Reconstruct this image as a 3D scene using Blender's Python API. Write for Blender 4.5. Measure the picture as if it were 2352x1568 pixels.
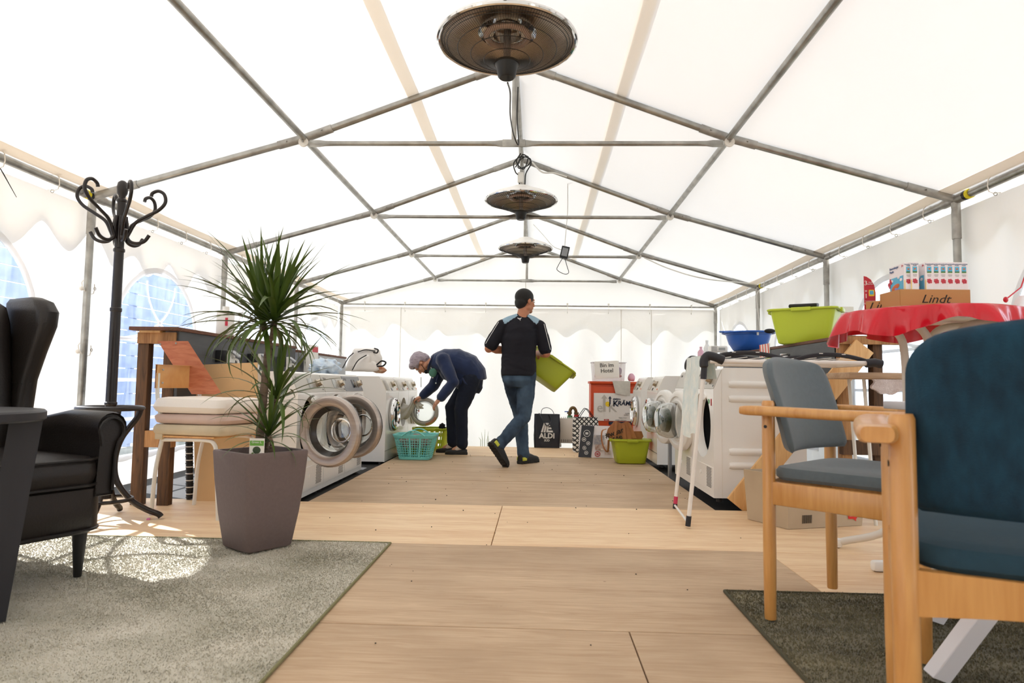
import bpy, bmesh, math, random
from mathutils import Vector, Matrix, noise as mnoise
from math import sin, cos, pi, radians as rad, sqrt, atan2
random.seed(7)
for _o in list(bpy.data.objects): bpy.data.objects.remove(_o)
SC = bpy.context.scene
COL = SC.collection
# ------------------------------------------------------------------ camera
CAMX, CAMH, YAW, PITCH, ROLL, FPX = .1781, .76, .0385, .0664, .0142, 1507.87
_fw = Vector((-sin(YAW)*cos(PITCH), cos(YAW)*cos(PITCH), sin(PITCH)))
_r0 = Vector((cos(YAW), sin(YAW), 0)); _u0 = _r0.cross(_fw)
_r = _r0*cos(ROLL)+_u0*sin(ROLL); _u = _u0*cos(ROLL)-_r0*sin(ROLL)
CAM = Vector((CAMX, 0, CAMH))
cd = bpy.data.cameras.new('camera'); cam = bpy.data.objects.new('camera', cd); COL.objects.link(cam)
cd.sensor_width = 36; cd.lens = FPX/2352*36; cd.clip_start = .02; cd.clip_end = 300
cam.matrix_world = Matrix(((_r.x, _u.x, -_fw.x, CAM.x), (_r.y, _u.y, -_fw.y, CAM.y), (_r.z, _u.z, -_fw.z, CAM.z), (0, 0, 0, 1)))
cd.dof.use_dof = True; cd.dof.focus_distance = 5.5; cd.dof.aperture_fstop = 5.6
SC.camera = cam
def P(u, v, X=None, Y=None, Z=None):
    "world point where the sight line through photo pixel (u, v) meets the plane X, Y or Z"
    d = _fw+_r*((u-1176)/FPX)+_u*((784-v)/FPX)
    if Y is not None: t = Y/d.y
    elif X is not None: t = (X-CAMX)/d.x
    else: t = (Z-CAMH)/d.z
    return CAM+d*t
# ------------------------------------------------------------------ sky, sun, exposure
world = bpy.data.worlds.new('sky'); SC.world = world; world.use_nodes = True
_bg = world.node_tree.nodes['Background']; _bg.inputs[0].default_value = (.86, .93, 1, 1); _bg.inputs[1].default_value = 3.3
SUND = Vector((1.91, -.95, -1.66)).normalized()
sl = bpy.data.lights.new('sun', 'SUN'); sl.energy = 17.5; sl.angle = rad(.55); sl.color = (1, .965, .92)
sun = bpy.data.objects.new('sun', sl); COL.objects.link(sun); sun.rotation_euler = SUND.to_track_quat('-Z', 'Y').to_euler()
sun.location = (-8, 8, 9)
SC.view_settings.view_transform = 'Standard'; SC.view_settings.look = 'None'
SC.view_settings.exposure = 0.18; SC.view_settings.gamma = 1; SC.view_settings.use_curve_mapping = False
SC.cycles.max_bounces = 10; SC.cycles.diffuse_bounces = 6; SC.cycles.glossy_bounces = 4
SC.cycles.transmission_bounces = 8; SC.cycles.transparent_max_bounces = 16
SC.cycles.use_denoising = True; SC.cycles.caustics_reflective = False; SC.cycles.caustics_refractive = False
SC.cycles.sample_clamp_indirect = 6
# ------------------------------------------------------------------ materials
M = {}
def lin(c):
    if isinstance(c, str):
        c = c.lstrip('#'); c = [int(c[i:i+2], 16)/255 for i in (0, 2, 4)]
        return tuple((x/12.92 if x <= .04045 else ((x+.055)/1.055)**2.4) for x in c)
    return tuple(c)
def nd(nt, t, **kw):
    n = nt.nodes.new(t)
    for k, v in kw.items(): setattr(n, k, v)
    return n
def mat(name, col, rough=.5, metal=0, var=0, vscale=(5, 5, 5), bump=0, bscale=200, spec=.5, col2=None, detail=4, coat=0, sheen=0, trans=0, alpha=1, ior=1.45, bstretch=(1, 1, 1)):
    m = bpy.data.materials.new(name); m.use_nodes = True; nt = m.node_tree; b = nt.nodes['Principled BSDF']
    c = lin(col); b.inputs['Base Color'].default_value = (*c, 1); b.inputs['Roughness'].default_value = rough
    b.inputs['Metallic'].default_value = metal; b.inputs['Specular IOR Level'].default_value = spec
    b.inputs['Coat Weight'].default_value = coat; b.inputs['Sheen Weight'].default_value = sheen
    b.inputs['Transmission Weight'].default_value = trans; b.inputs['IOR'].default_value = ior; b.inputs['Alpha'].default_value = alpha
    tc = None
    if var or col2 or bump: tc = nd(nt, 'ShaderNodeTexCoord')
    if var or col2:
        mp = nd(nt, 'ShaderNodeMapping'); mp.inputs['Scale'].default_value = vscale
        nz = nd(nt, 'ShaderNodeTexNoise'); nz.inputs['Scale'].default_value = 1; nz.inputs['Detail'].default_value = detail
        rp = nd(nt, 'ShaderNodeValToRGB'); rp.color_ramp.elements[0].position = .3; rp.color_ramp.elements[1].position = .7
        c2 = lin(col2) if col2 else tuple(min(1, x*(1+var)) for x in c)
        c1 = c if col2 else tuple(x*(1-var) for x in c)
        rp.color_ramp.elements[0].color = (*c1, 1); rp.color_ramp.elements[1].color = (*c2, 1)
        L = nt.links.new; L(tc.outputs['Object'], mp.inputs[0]); L(mp.outputs[0], nz.inputs[0]); L(nz.outputs[0], rp.inputs[0]); L(rp.outputs[0], b.inputs['Base Color'])
    if bump:
        mp2 = nd(nt, 'ShaderNodeMapping'); mp2.inputs['Scale'].default_value = bstretch
        n2 = nd(nt, 'ShaderNodeTexNoise'); n2.inputs['Scale'].default_value = bscale; n2.inputs['Detail'].default_value = 3
        bp = nd(nt, 'ShaderNodeBump'); bp.inputs['Strength'].default_value = bump; bp.inputs['Distance'].default_value = .01
        L = nt.links.new; L(tc.outputs['Object'], mp2.inputs[0]); L(mp2.outputs[0], n2.inputs[0]); L(n2.outputs[0], bp.inputs['Height']); L(bp.outputs[0], b.inputs['Normal'])
    M[name] = m; return m
def wood(name, c1, c2, scale=8, stretch=(1, 12, 12), rough=.5, grain=.5, coat=0, spots=False, dirt=None):
    "long-grained wood: stretched noise plus wavy rings"
    m = bpy.data.materials.new(name); m.use_nodes = True; nt = m.node_tree; b = nt.nodes['Principled BSDF']; L = nt.links.new
    tc = nd(nt, 'ShaderNodeTexCoord'); mp = nd(nt, 'ShaderNodeMapping'); mp.inputs['Scale'].default_value = stretch
    inf = nd(nt, 'ShaderNodeObjectInfo'); ad = nd(nt, 'ShaderNodeVectorMath', operation='ADD')
    ml = nd(nt, 'ShaderNodeVectorMath', operation='SCALE'); ml.inputs[0].default_value = (13, 7, 5)
    L(inf.outputs['Random'], ml.inputs['Scale']); L(tc.outputs['Object'], ad.inputs[0]); L(ml.outputs[0], ad.inputs[1]); L(ad.outputs[0], mp.inputs[0])
    n1 = nd(nt, 'ShaderNodeTexNoise'); n1.inputs['Scale'].default_value = scale; n1.inputs['Detail'].default_value = 6; n1.inputs['Distortion'].default_value = 1.2
    L(mp.outputs[0], n1.inputs[0])
    wv = nd(nt, 'ShaderNodeTexNoise'); wv.inputs['Scale'].default_value = scale*.22; wv.inputs['Detail'].default_value = 2; L(mp.outputs[0], wv.inputs[0])
    mx = nd(nt, 'ShaderNodeMix', data_type='FLOAT'); mx.inputs[0].default_value = .45; L(n1.outputs[0], mx.inputs[2]); L(wv.outputs[0], mx.inputs[3])
    rp = nd(nt, 'ShaderNodeValToRGB'); rp.color_ramp.elements[0].position = .36; rp.color_ramp.elements[1].position = .62
    rp.color_ramp.elements[0].color = (*lin(c1), 1); rp.color_ramp.elements[1].color = (*lin(c2), 1); L(mx.outputs[0], rp.inputs[0])
    out = rp.outputs[0]
    if dirt:
        n3 = nd(nt, 'ShaderNodeTexNoise'); n3.inputs['Scale'].default_value = 1.7; n3.inputs['Detail'].default_value = 8; L(ad.outputs[0], n3.inputs[0])
        r3 = nd(nt, 'ShaderNodeValToRGB'); r3.color_ramp.elements[0].position = .42; r3.color_ramp.elements[1].position = .68
        r3.color_ramp.elements[0].color = (0, 0, 0, 1); r3.color_ramp.elements[1].color = (.55, .55, .55, 1); L(n3.outputs[0], r3.inputs[0])
        m3 = nd(nt, 'ShaderNodeMix', data_type='RGBA'); m3.inputs[7].default_value = (*lin(dirt), 1)
        L(r3.outputs[0], m3.inputs[0]); L(out, m3.inputs[6]); out = m3.outputs[2]
    if spots:
        vo = nd(nt, 'ShaderNodeTexVoronoi'); vo.inputs['Scale'].default_value = 4.5; L(ad.outputs[0], vo.inputs[0])
        r4 = nd(nt, 'ShaderNodeValToRGB'); r4.color_ramp.elements[0].position = .012; r4.color_ramp.elements[1].position = .035
        r4.color_ramp.elements[0].color = (.6, .6, .6, 1); r4.color_ramp.elements[1].color = (0, 0, 0, 1); L(vo.outputs['Distance'], r4.inputs[0])
        m4 = nd(nt, 'ShaderNodeMix', data_type='RGBA'); m4.inputs[7].default_value = (*lin('#6b4a2e'), 1)
        L(r4.outputs[0], m4.inputs[0]); L(out, m4.inputs[6]); out = m4.outputs[2]
    L(out, b.inputs['Base Color']); b.inputs['Roughness'].default_value = rough; b.inputs['Coat Weight'].default_value = coat; b.inputs['Coat Roughness'].default_value = .2
    bp = nd(nt, 'ShaderNodeBump'); bp.inputs['Strength'].default_value = grain*.25; bp.inputs['Distance'].default_value = .004; L(n1.outputs[0], bp.inputs['Height']); L(bp.outputs[0], b.inputs['Normal'])
    M[name] = m; return m
def fabric(name, col, tcol, tmix=.5, wrinkle=.15, wscale=3, stain=None):
    m = bpy.data.materials.new(name); m.use_nodes = True; nt = m.node_tree; nt.nodes.clear(); L = nt.links.new
    o = nd(nt, 'ShaderNodeOutputMaterial'); d = nd(nt, 'ShaderNodeBsdfDiffuse'); t = nd(nt, 'ShaderNodeBsdfTranslucent'); mx = nd(nt, 'ShaderNodeMixShader')
    d.inputs[0].default_value = (*col, 1); t.inputs[0].default_value = (*tcol, 1); mx.inputs[0].default_value = tmix
    tc = nd(nt, 'ShaderNodeTexCoord'); nz = nd(nt, 'ShaderNodeTexNoise'); nz.inputs['Scale'].default_value = wscale; nz.inputs['Detail'].default_value = 5; nz.inputs['Distortion'].default_value = .6
    bp = nd(nt, 'ShaderNodeBump'); bp.inputs['Strength'].default_value = wrinkle; bp.inputs['Distance'].default_value = .05
    L(tc.outputs['Object'], nz.inputs[0]); L(nz.outputs[0], bp.inputs['Height']); L(bp.outputs[0], d.inputs['Normal']); L(bp.outputs[0], t.inputs['Normal'])
    L(d.outputs[0], mx.inputs[1]); L(t.outputs[0], mx.inputs[2]); L(mx.outputs[0], o.inputs[0]); M[name] = m; return m
# ------------------------------------------------------------------ mesh builder
class MB:
    def __init__(s): s.V = []; s.F = []
    def add(s, V, F, T=None):
        n = len(s.V); s.V += [tuple(T @ Vector(v)) if T is not None else tuple(v) for v in V]; s.F += [tuple(i+n for i in f) for f in F]; return s
    def box(s, c, d, T=None, bev=0, seg=2):
        hx, hy, hz = d[0]/2, d[1]/2, d[2]/2
        if not bev:
            V = [(c[0]+a*hx, c[1]+b*hy, c[2]+e*hz) for a in (-1, 1) for b in (-1, 1) for e in (-1, 1)]
            return s.add(V, [(0, 1, 3, 2), (4, 6, 7, 5), (0, 4, 5, 1), (2, 3, 7, 6), (0, 2, 6, 4), (1, 5, 7, 3)], T)
        bm = bmesh.new(); bmesh.ops.create_cube(bm, size=1)
        for v in bm.verts: v.co = Vector((c[0]+v.co.x*d[0], c[1]+v.co.y*d[1], c[2]+v.co.z*d[2]))
        bmesh.ops.bevel(bm, geom=bm.edges[:], offset=min(bev, min(d)*.49), segments=seg, affect='EDGES', profile=.5)
        return s.bm(bm, T)
    def bm(s, bm, T=None):
        bm.verts.index_update(); s.add([v.co.copy() for v in bm.verts], [[v.index for v in f.verts] for f in bm.faces], T); bm.free(); return s
    def tube(s, pts, r, seg=10, closed=False, flat=None, up=None, caps=True, T=None):
        "swept tube; r number or list; flat=(a,b) scales the section across/along the frame normal"
        pts = [Vector(p) for p in pts]; n = len(pts); rs = r if isinstance(r, (list, tuple)) else [r]*n
        V = []; F = []; N = None
        for i, p in enumerate(pts):
            a = pts[(i-1) % n] if (closed or i > 0) else p; b = pts[(i+1) % n] if (closed or i < n-1) else p
            t = (b-a).normalized()
            if N is None:
                h = Vector(up) if up else (Vector((0, 0, 1)) if abs(t.z) < .9 else Vector((1, 0, 0)))
                N = (h-t*h.dot(t)).normalized()
            else: N = (N-t*N.dot(t)).normalized()
            B = t.cross(N); fa, fb = flat or (1, 1)
            for k in range(seg):
                an = 2*pi*k/seg; V.append(p+N*(cos(an)*rs[i]*fa)+B*(sin(an)*rs[i]*fb))
        m = n if closed else n-1
        for i in range(m):
            j = (i+1) % n
            for k in range(seg):
                l = (k+1) % seg; F.append((i*seg+k, i*seg+l, j*seg+l, j*seg+k))
        if not closed and caps: F += [tuple(range(seg))[::-1], tuple((n-1)*seg+k for k in range(seg))]
        return s.add(V, F, T)
    def lathe(s, prof, seg=24, T=None, a0=0, a1=2*pi, sx=1, sy=1):
        full = abs(a1-a0-2*pi) < 1e-6; cnt = seg if full else seg+1; V = []; F = []
        for r, z in prof:
            for k in range(cnt):
                an = a0+(a1-a0)*k/seg; V.append((r*cos(an)*sx, r*sin(an)*sy, z))
        for i in range(len(prof)-1):
            for k in range(seg):
                l = (k+1) % cnt; F.append((i*cnt+k, i*cnt+l, (i+1)*cnt+l, (i+1)*cnt+k))
        return s.add(V, F, T)
    def prism(s, poly, z0, z1, T=None):
        n = len(poly); V = [(x, y, z0) for x, y in poly]+[(x, y, z1) for x, y in poly]
        F = [tuple(range(n))[::-1], tuple(range(n, 2*n))]+[(i, (i+1) % n, n+(i+1) % n, n+i) for i in range(n)]
        return s.add(V, F, T)
    def grid(s, fn, nu, nv, T=None, cu=False):
        V = [fn(i/nu, j/nv) for i in range(nu+(0 if cu else 1)) for j in range(nv+1)]; w = nv+1; F = []
        for i in range(nu):
            ii = (i+1) % nu if cu else i+1
            for j in range(nv): F.append((i*w+j, ii*w+j, ii*w+j+1, i*w+j+1))
        return s.add(V, F, T)
    def sphere(s, c, r, seg=12, rings=8, T=None):
        rr = r if isinstance(r, (tuple, list)) else (r, r, r)
        bm = bmesh.new(); bmesh.ops.create_uvsphere(bm, u_segments=seg, v_segments=rings, radius=1)
        for v in bm.verts: v.co = Vector((c[0]+v.co.x*rr[0], c[1]+v.co.y*rr[1], c[2]+v.co.z*rr[2]))
        return s.bm(bm, T)
def chain(o):
    m = Matrix.Identity(4)
    while o is not None: m = o.matrix_basis @ m; o = o.parent
    return m
def mesh_of(name, mb, smooth=True, ang=38, inv=None):
    me = bpy.data.meshes.new(name); V = mb.V if inv is None else [tuple(inv @ Vector(v)) for v in mb.V]
    me.from_pydata(V, [], mb.F); me.validate(clean_customdata=False)
    if smooth:
        me.polygons.foreach_set('use_smooth', [True]*len(me.polygons)); me.set_sharp_from_angle(angle=rad(ang))
    me.update(); return me
def ob(name, mb, material, parent=None, W=False, smooth=True, ang=38, label=None, kind=None):
    inv = chain(parent).inverted() if (W and parent is not None) else None
    me = mesh_of(name, mb, smooth, ang, inv) if isinstance(mb, MB) else mb
    o = bpy.data.objects.new(name, me); COL.objects.link(o)
    if material: 
        if not me.materials: me.materials.append(M[material])
    if parent is not None: o.parent = parent
    if label: o['label'] = label
    if kind: o['kind'] = kind
    return o
def tag(o, label, cat, group=None):
    o['label'] = label; o['category'] = cat
    if group: o['group'] = group
    return o
def thing(name, label, cat, loc=(0, 0, 0), rz=0, group=None):
    o = bpy.data.objects.new(name, None); COL.objects.link(o); o.empty_display_size = .1
    o.location = loc; o.rotation_euler = (0, 0, rz); o.matrix_basis = Matrix.Translation(Vector(loc)) @ Matrix.Rotation(rz, 4, 'Z')
    return tag(o, label, cat, group)
def struct(name, mb, material, parent=None, **k):
    o = ob(name, mb, material, parent, **k)
    if parent is None: o['kind'] = 'structure'
    return o
def sempty(name, loc=(0, 0, 0)):
    o = bpy.data.objects.new(name, None); COL.objects.link(o); o.empty_display_size = .1; o.location = loc; o['kind'] = 'structure'; return o
def copy_tree(o, parent=None):
    c = o.copy(); COL.objects.link(c); c.parent = parent
    for ch in list(o.children): copy_tree(ch, c)
    return c
def frame(o, x, y, z=None):
    "4x4 with origin o, local x along x, y in the plane of y"
    x = Vector(x).normalized(); y = Vector(y); z = x.cross(y).normalized(); y = z.cross(x)
    return Matrix(((x.x, y.x, z.x, o[0]), (x.y, y.y, z.y, o[1]), (x.z, y.z, z.z, o[2]), (0, 0, 0, 1)))
def rotm(ax, a): return Matrix.Rotation(a, 4, ax)
def trans(*p): return Matrix.Translation(Vector(p if len(p) == 3 else p[0]))
def text(txt, T, size, material, parent, W=True, align='CENTER', ext=.0006, name='lettering', shear=0, sx=1, bold=0):
    cu = bpy.data.curves.new('t', 'FONT'); cu.body = txt; cu.size = size; cu.align_x = align; cu.align_y = 'CENTER'; cu.extrude = ext; cu.shear = shear; cu.resolution_u = 2; cu.offset = bold
    t = bpy.data.objects.new('t', cu); me = bpy.data.meshes.new_from_object(t); bpy.data.objects.remove(t); bpy.data.curves.remove(cu)
    T2 = T @ Matrix.Diagonal((sx, 1, 1, 1))
    if W and parent is not None: T2 = chain(parent).inverted() @ T2
    me.transform(T2); me.materials.clear(); me.materials.append(M[material])
    o = bpy.data.objects.new(name, me); COL.objects.link(o)
    if parent is not None: o.parent = parent
    return o
def arc(c, r, a0, a1, n, ax=(1, 0, 0), ay=(0, 0, 1)):
    c = Vector(c); ax = Vector(ax); ay = Vector(ay)
    return [c+ax*(r*cos(a0+(a1-a0)*i/n))+ay*(r*sin(a0+(a1-a0)*i/n)) for i in range(n+1)]
def bez(p0, p1, p2, p3, n=12):
    p0, p1, p2, p3 = map(Vector, (p0, p1, p2, p3)); out = []
    for i in range(n+1):
        t = i/n; out.append(p0*(1-t)**3+p1*(3*t*(1-t)**2)+p2*(3*t*t*(1-t))+p3*t**3)
    return out
def spline(pts, n=6):
    "Catmull-Rom through pts"
    pts = [Vector(p) for p in pts]; q = [pts[0]*2-pts[1]]+pts+[pts[-1]*2-pts[-2]]; out = []
    for i in range(1, len(q)-2):
        for k in range(n):
            t = k/n; a, b, c, d = q[i-1], q[i], q[i+1], q[i+2]
            out.append(.5*((2*b)+(c-a)*t+(2*a-5*b+4*c-d)*t*t+(3*b-a-3*c+d)*t**3))
    return out+[pts[-1]]
def rrect(w, h, r, n=4):
    out = []
    for cx_, cy_, a in ((w/2-r, h/2-r, 0), (-w/2+r, h/2-r, pi/2), (-w/2+r, -h/2+r, pi), (w/2-r, -h/2+r, 1.5*pi)):
        for i in range(n+1): out.append((cx_+r*cos(a+pi/2*i/n), cy_+r*sin(a+pi/2*i/n)))
    return out
def nz(x, y=0, z=0): return mnoise.noise(Vector((x, y, z)))
# ------------------------------------------------------------------ palette
fabric('tent_white', (.90, .885, .865), (.94, .925, .905), .165, .12, 2.5)
fabric('tent_back', (.90, .885, .865), (.94, .925, .905), .10, .16, 3)
fabric('tent_roof', (.90, .885, .865), (.94, .925, .905), .118, .12, 2.5)
fabric('tent_valance', (.85, .83, .79), (.92, .89, .85), .42, .1, 2)
fabric('tent_hem', (.84, .77, .69), (.9, .82, .70), .30, .1, 2)
fabric('window_white', (.92, .92, .92), (.95, .95, .97), .4, .05, 2)
mat('steel', '#b4b2ac', .34, .88, col2='#8f8d87', vscale=(9, 9, 9), bump=.15, bscale=60)
mat('steel_dull', '#b5b2ac', .48, .7, col2='#918e88', vscale=(14, 14, 14))
mat('white_cap', '#e8e3da', .4)
mat('grip_yellow', '#e6d51a', .5)
mat('black', '#151413', .45)
mat('black_matte', '#1b1a19', .7)
mat('black_gloss', '#0e0d0d', .2)
wood('ply_clean', '#d8b085', '#ecd0a9', 4, (1.2, 14, 14), .55, .35, spots=True)
wood('ply_worn', '#b19373', '#cbb091', 4, (1.2, 14, 14), .6, .35, spots=True, dirt='#9d8163')
mat('subfloor', '#23211f', .75, var=.4, vscale=(4, 4, 4))
mat('soil', '#8a8878', .95, var=.3, vscale=(2, 2, 2))
# clear window film
def film():
    m = bpy.data.materials.new('clear_film'); m.use_nodes = True; nt = m.node_tree; nt.nodes.clear(); L = nt.links.new
    o = nd(nt, 'ShaderNodeOutputMaterial'); t = nd(nt, 'ShaderNodeBsdfTransparent'); g = nd(nt, 'ShaderNodeBsdfGlossy'); tr = nd(nt, 'ShaderNodeBsdfTranslucent')
    t.inputs[0].default_value = (.70, .73, .78, 1); g.inputs[1].default_value = .12; tr.inputs[0].default_value = (.9, .93, 1, 1)
    m1 = nd(nt, 'ShaderNodeMixShader'); m2 = nd(nt, 'ShaderNodeMixShader'); m2.inputs[0].default_value = .05
    tc = nd(nt, 'ShaderNodeTexCoord'); mp = nd(nt, 'ShaderNodeMapping'); mp.inputs['Scale'].default_value = (1, 5, .9)
    n = nd(nt, 'ShaderNodeTexNoise'); n.inputs['Scale'].default_value = 2.5; n.inputs['Detail'].default_value = 6; n.inputs['Distortion'].default_value = .8
    r = nd(nt, 'ShaderNodeValToRGB'); r.color_ramp.elements[0].position = .35; r.color_ramp.elements[0].color = (.0, .0, .0, 1); r.color_ramp.elements[1].position = .75; r.color_ramp.elements[1].color = (.07, .07, .07, 1)
    L(tc.outputs['Object'], mp.inputs[0]); L(mp.outputs[0], n.inputs[0]); L(n.outputs[0], r.inputs[0]); L(r.outputs[0], m1.inputs[0])
    L(t.outputs[0], m1.inputs[1]); L(tr.outputs[0], m1.inputs[2]); L(m1.outputs[0], m2.inputs[1]); L(g.outputs[0], m2.inputs[2]); L(m2.outputs[0], o.inputs[0]); M['clear_film'] = m
film()
# ------------------------------------------------------------------ tent shell
YA, BAY = 4.484, 2.0
FR = [YA+BAY*i for i in range(-3, 4)]            # frame positions along the tent, the last is the back gable
Y0, Y1 = FR[0], FR[-1]+.05
ZE, XP, ZP, ZR, GZ = 2.056, 1.477, 2.485, 3.03, -.3
def roof_z(x):
    x = abs(x); off = .028
    return off+(ZR+(ZP-ZR)*x/XP if x < XP else ZP+(ZE-ZP)*(x-XP)/(3-XP))
ground = struct('ground', MB().box((0, 8, GZ-.05), (80, 80, .1)), 'soil')
def roof_fn(u, v):
    x = -3.1+6.2*u; y = Y0-.02+(Y1-Y0+.04)*v
    k = (y-FR[0])/BAY; sag = .022*abs(sin(pi*k))**.8*(.4+.6*abs(sin(pi*min(1, abs(x)/3.0)*2)))
    return (x, y, roof_z(x)-sag+.006*nz(x*1.5, y*1.5, 3)+(.02 if abs(x) < .05 else 0))
ceiling = struct('ceiling', MB().grid(roof_fn, 62, 112), 'tent_roof', ang=60)
def strip(xa, xb, dz):
    return MB().grid(lambda u, v: (xa+(xb-xa)*u, Y0+(Y1-Y0)*v, roof_fn((xa+(xb-xa)*u+3.1)/6.2, v)[2]+dz), 3, 112)
struct('trim_1', strip(-.76, -.68, .006), 'tent_hem'); struct('trim_2', strip(.70, .78, .006), 'tent_hem')
struct('trim_3', strip(-2.965, -2.875, -.006), 'tent_hem'); struct('trim_4', strip(2.875, 2.965, -.006), 'tent_hem')
WX = 3.06
WH, WSILL, WSPR, WR = .6, .16, 1.08, .6           # arched window: half width, sill, springing, radius
def win_r(a):
    "radius from the window's centre (0,.9) to its outline along angle a (0 = +Y, pi/2 = up)"
    dy, dz = cos(a), sin(a); best = 9
    if abs(dy) > 1e-6:
        t = WH/abs(dy); z = .9+dz*t
        if WSILL <= z <= WSPR: best = min(best, t)
    if dz < -1e-6: best = min(best, (WSILL-.9)/dz if abs(dy*(WSILL-.9)/dz) <= WH+1e-6 else 9)
    b = dz*(.9-WSPR); c = (.9-WSPR)**2-WR**2; disc = b*b-c
    if disc > 0:
        t = -b+sqrt(disc)
        if .9+dz*t >= WSPR-1e-6: best = min(best, t)
    return best
def rect_r(a, hy, z0, z1):
    dy, dz = cos(a), sin(a); t = 9
    if abs(dy) > 1e-9: t = min(t, hy/abs(dy))
    if dz > 1e-9: t = min(t, (z1-.9)/dz)
    if dz < -1e-9: t = min(t, (z0-.9)/dz)
    return t
WT = 2.0
def bay_wall(mb, s, yc):
    hy = BAY/2; A = [2*pi*i/88 for i in range(88)]
    for y, z in ((hy, WT), (-hy, WT), (hy, GZ), (-hy, GZ), (WH, WSILL), (-WH, WSILL)): A.append(atan2(z-.9, y) % (2*pi))
    A.sort(); K = 10; V = []; F = []
    for a in A:
        r0, r1 = win_r(a), rect_r(a, hy, GZ, WT)
        for k in range(K+1):
            r = r0+(r1-r0)*k/K; y = r*cos(a); z = .9+r*sin(a); e = min(1, min(hy-abs(y), WT-z)*5) if k > 0 else 0
            d = (.018*sin((yc+y)*17+1.5*sin(z*2))+.03*nz((yc+y)*2.2, z*.9, 5))*max(0, e)*min(1, k/2)
            V.append((s*(WX+d), yc+y, z))
    n = len(A)
    for i in range(n):
        j = (i+1) % n
        for k in range(K): F.append((i*(K+1)+k, j*(K+1)+k, j*(K+1)+k+1, i*(K+1)+k+1))
    mb.add(V, F)
wn = 0
for s, side in ((-1, 'left'), (1, 'right')):
    mb = MB()
    for i in range(len(FR)-1): bay_wall(mb, s, FR[i]+BAY/2)
    w = struct('wall_'+side, mb, 'tent_white', ang=60)
    # outer scalloped valance of the roof hem, a second layer hanging outside the wall
    vb = MB().grid(lambda u, v: (s*(3.12+.02*sin(u*60)), Y0+(Y1-Y0)*u, 2.08-(2.08-(1.74+.085*sin((Y0+(Y1-Y0)*u)*2*pi/.5)+.03*sin((Y0+(Y1-Y0)*u)*3.1)))*v), 420, 3)
    struct('trim_'+str(5 if s < 0 else 6), vb, 'tent_valance', ang=60)
    # upper hem band of the wall
    for i in range(1, len(FR)-1):
        yc = FR[i]+BAY/2; wn += 1
        pan = MB(); A = [2*pi*k/72 for k in range(72)]+[atan2(WSILL-.9, WH) % (2*pi), atan2(WSILL-.9, -WH) % (2*pi)]; A.sort()
        pts = [(yc+win_r(a)*cos(a), .9+win_r(a)*sin(a)) for a in A]
        pan.add([(s*WX, y, z) for y, z in pts], [tuple(range(len(pts)))])
        root = sempty('window_%d' % wn, (s*WX, yc, WSILL))
        ob('pane', pan, 'clear_film', root, W=True, smooth=False)
        bd = MB(); V = []; F = []
        for a in A:
            r = win_r(a)
            for q, dx in ((-.012, .004), (.035, .004), (.035, -.004), (-.012, -.004)): V.append((s*(WX-dx), yc+(r+q)*cos(a), .9+(r+q)*sin(a)))
        n = len(A)
        for k in range(n):
            j = (k+1) % n
            for q in range(4): F.append((k*4+q, j*4+q, j*4+(q+1) % 4, k*4+(q+1) % 4))
        bd.add(V, F); ob('window_border', bd, 'window_white', root, W=True)
        def bar(pp, wd=.013):
            b = MB(); b.tube([(s*(WX-.006), yc+y, z) for y, z in pp], 1, 4, flat=(wd, .002), up=(0, 0, 1) if abs(pp[0][1]-pp[-1][1]) < abs(pp[0][0]-pp[-1][0]) else (0, 1, 0)); ob('glazing_bar', b, 'window_white', root, W=True)
        for z in (.45, .76, 1.08): bar([(-WH, z), (WH, z)])
        for y in (-.2, .2): bar([(y, WSILL), (y, WSPR)])
        bar([(-WH+WH*1.35*sin(pi/2*k/10), WSPR+.50*(1-cos(pi/2*k/10))) for k in range(11)]); bar([(WH-WH*1.35*sin(pi/2*k/10), WSPR+.50*(1-cos(pi/2*k/10))) for k in range(11)])
# back and front walls with gable panels
for nm, Y, sg in (('wall_back', Y1+.01, 1), ('wall_front', Y0-.01, -1)):
    def wf(u, v, Y=Y, sg=sg):
        x = -WX+2*WX*u; z = GZ+(2.0-GZ)*v; e = min(1, (1-v)*6)*min(1, u*8)*min(1, (1-u)*8)
        return (x, Y+sg*e*(.02*sin(x*9+1.3*sin(z*2))+.035*nz(x*1.3, z*.7, 2)+.02*nz(x*4+z*2.5, z*1.1, 8)), z)
    wmb = MB().grid(wf, 90, 34)
    w = struct(nm, wmb, 'tent_back' if sg > 0 else 'tent_white', ang=60)
    V = []; F = []; n = 48
    for k in range(n+1):
        x = -WX+2*WX*k/n; V += [(x, Y+sg*.02, 1.97), (x, Y+sg*.02, max(1.975, roof_z(x)-.005))]
    for k in range(n): F.append((2*k, 2*k+2, 2*k+3, 2*k+1))
    struct('gable_panel', MB().add(V, F), 'tent_back' if sg > 0 else 'tent_white', w)
    vb = MB().grid(lambda u, v: (-3+6*u, Y+sg*(.06+.02*sin(u*40)), 2.06-(2.06-(1.68+.09*sin((u*6)*2*pi/.62)+.03*sin(u*14)))*v), 300, 3)
    struct('gable_valance', vb, 'tent_valance', w)
    if sg > 0:
        for xx in (-2.04, -.02, 1.52, 2.0): struct('seam_band', MB().box((xx, Y-.004, .85 if abs(xx) > .1 else 2.3), (.012, .003, 2.3 if abs(xx) > .1 else .65)), 'tent_valance', w)
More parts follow.
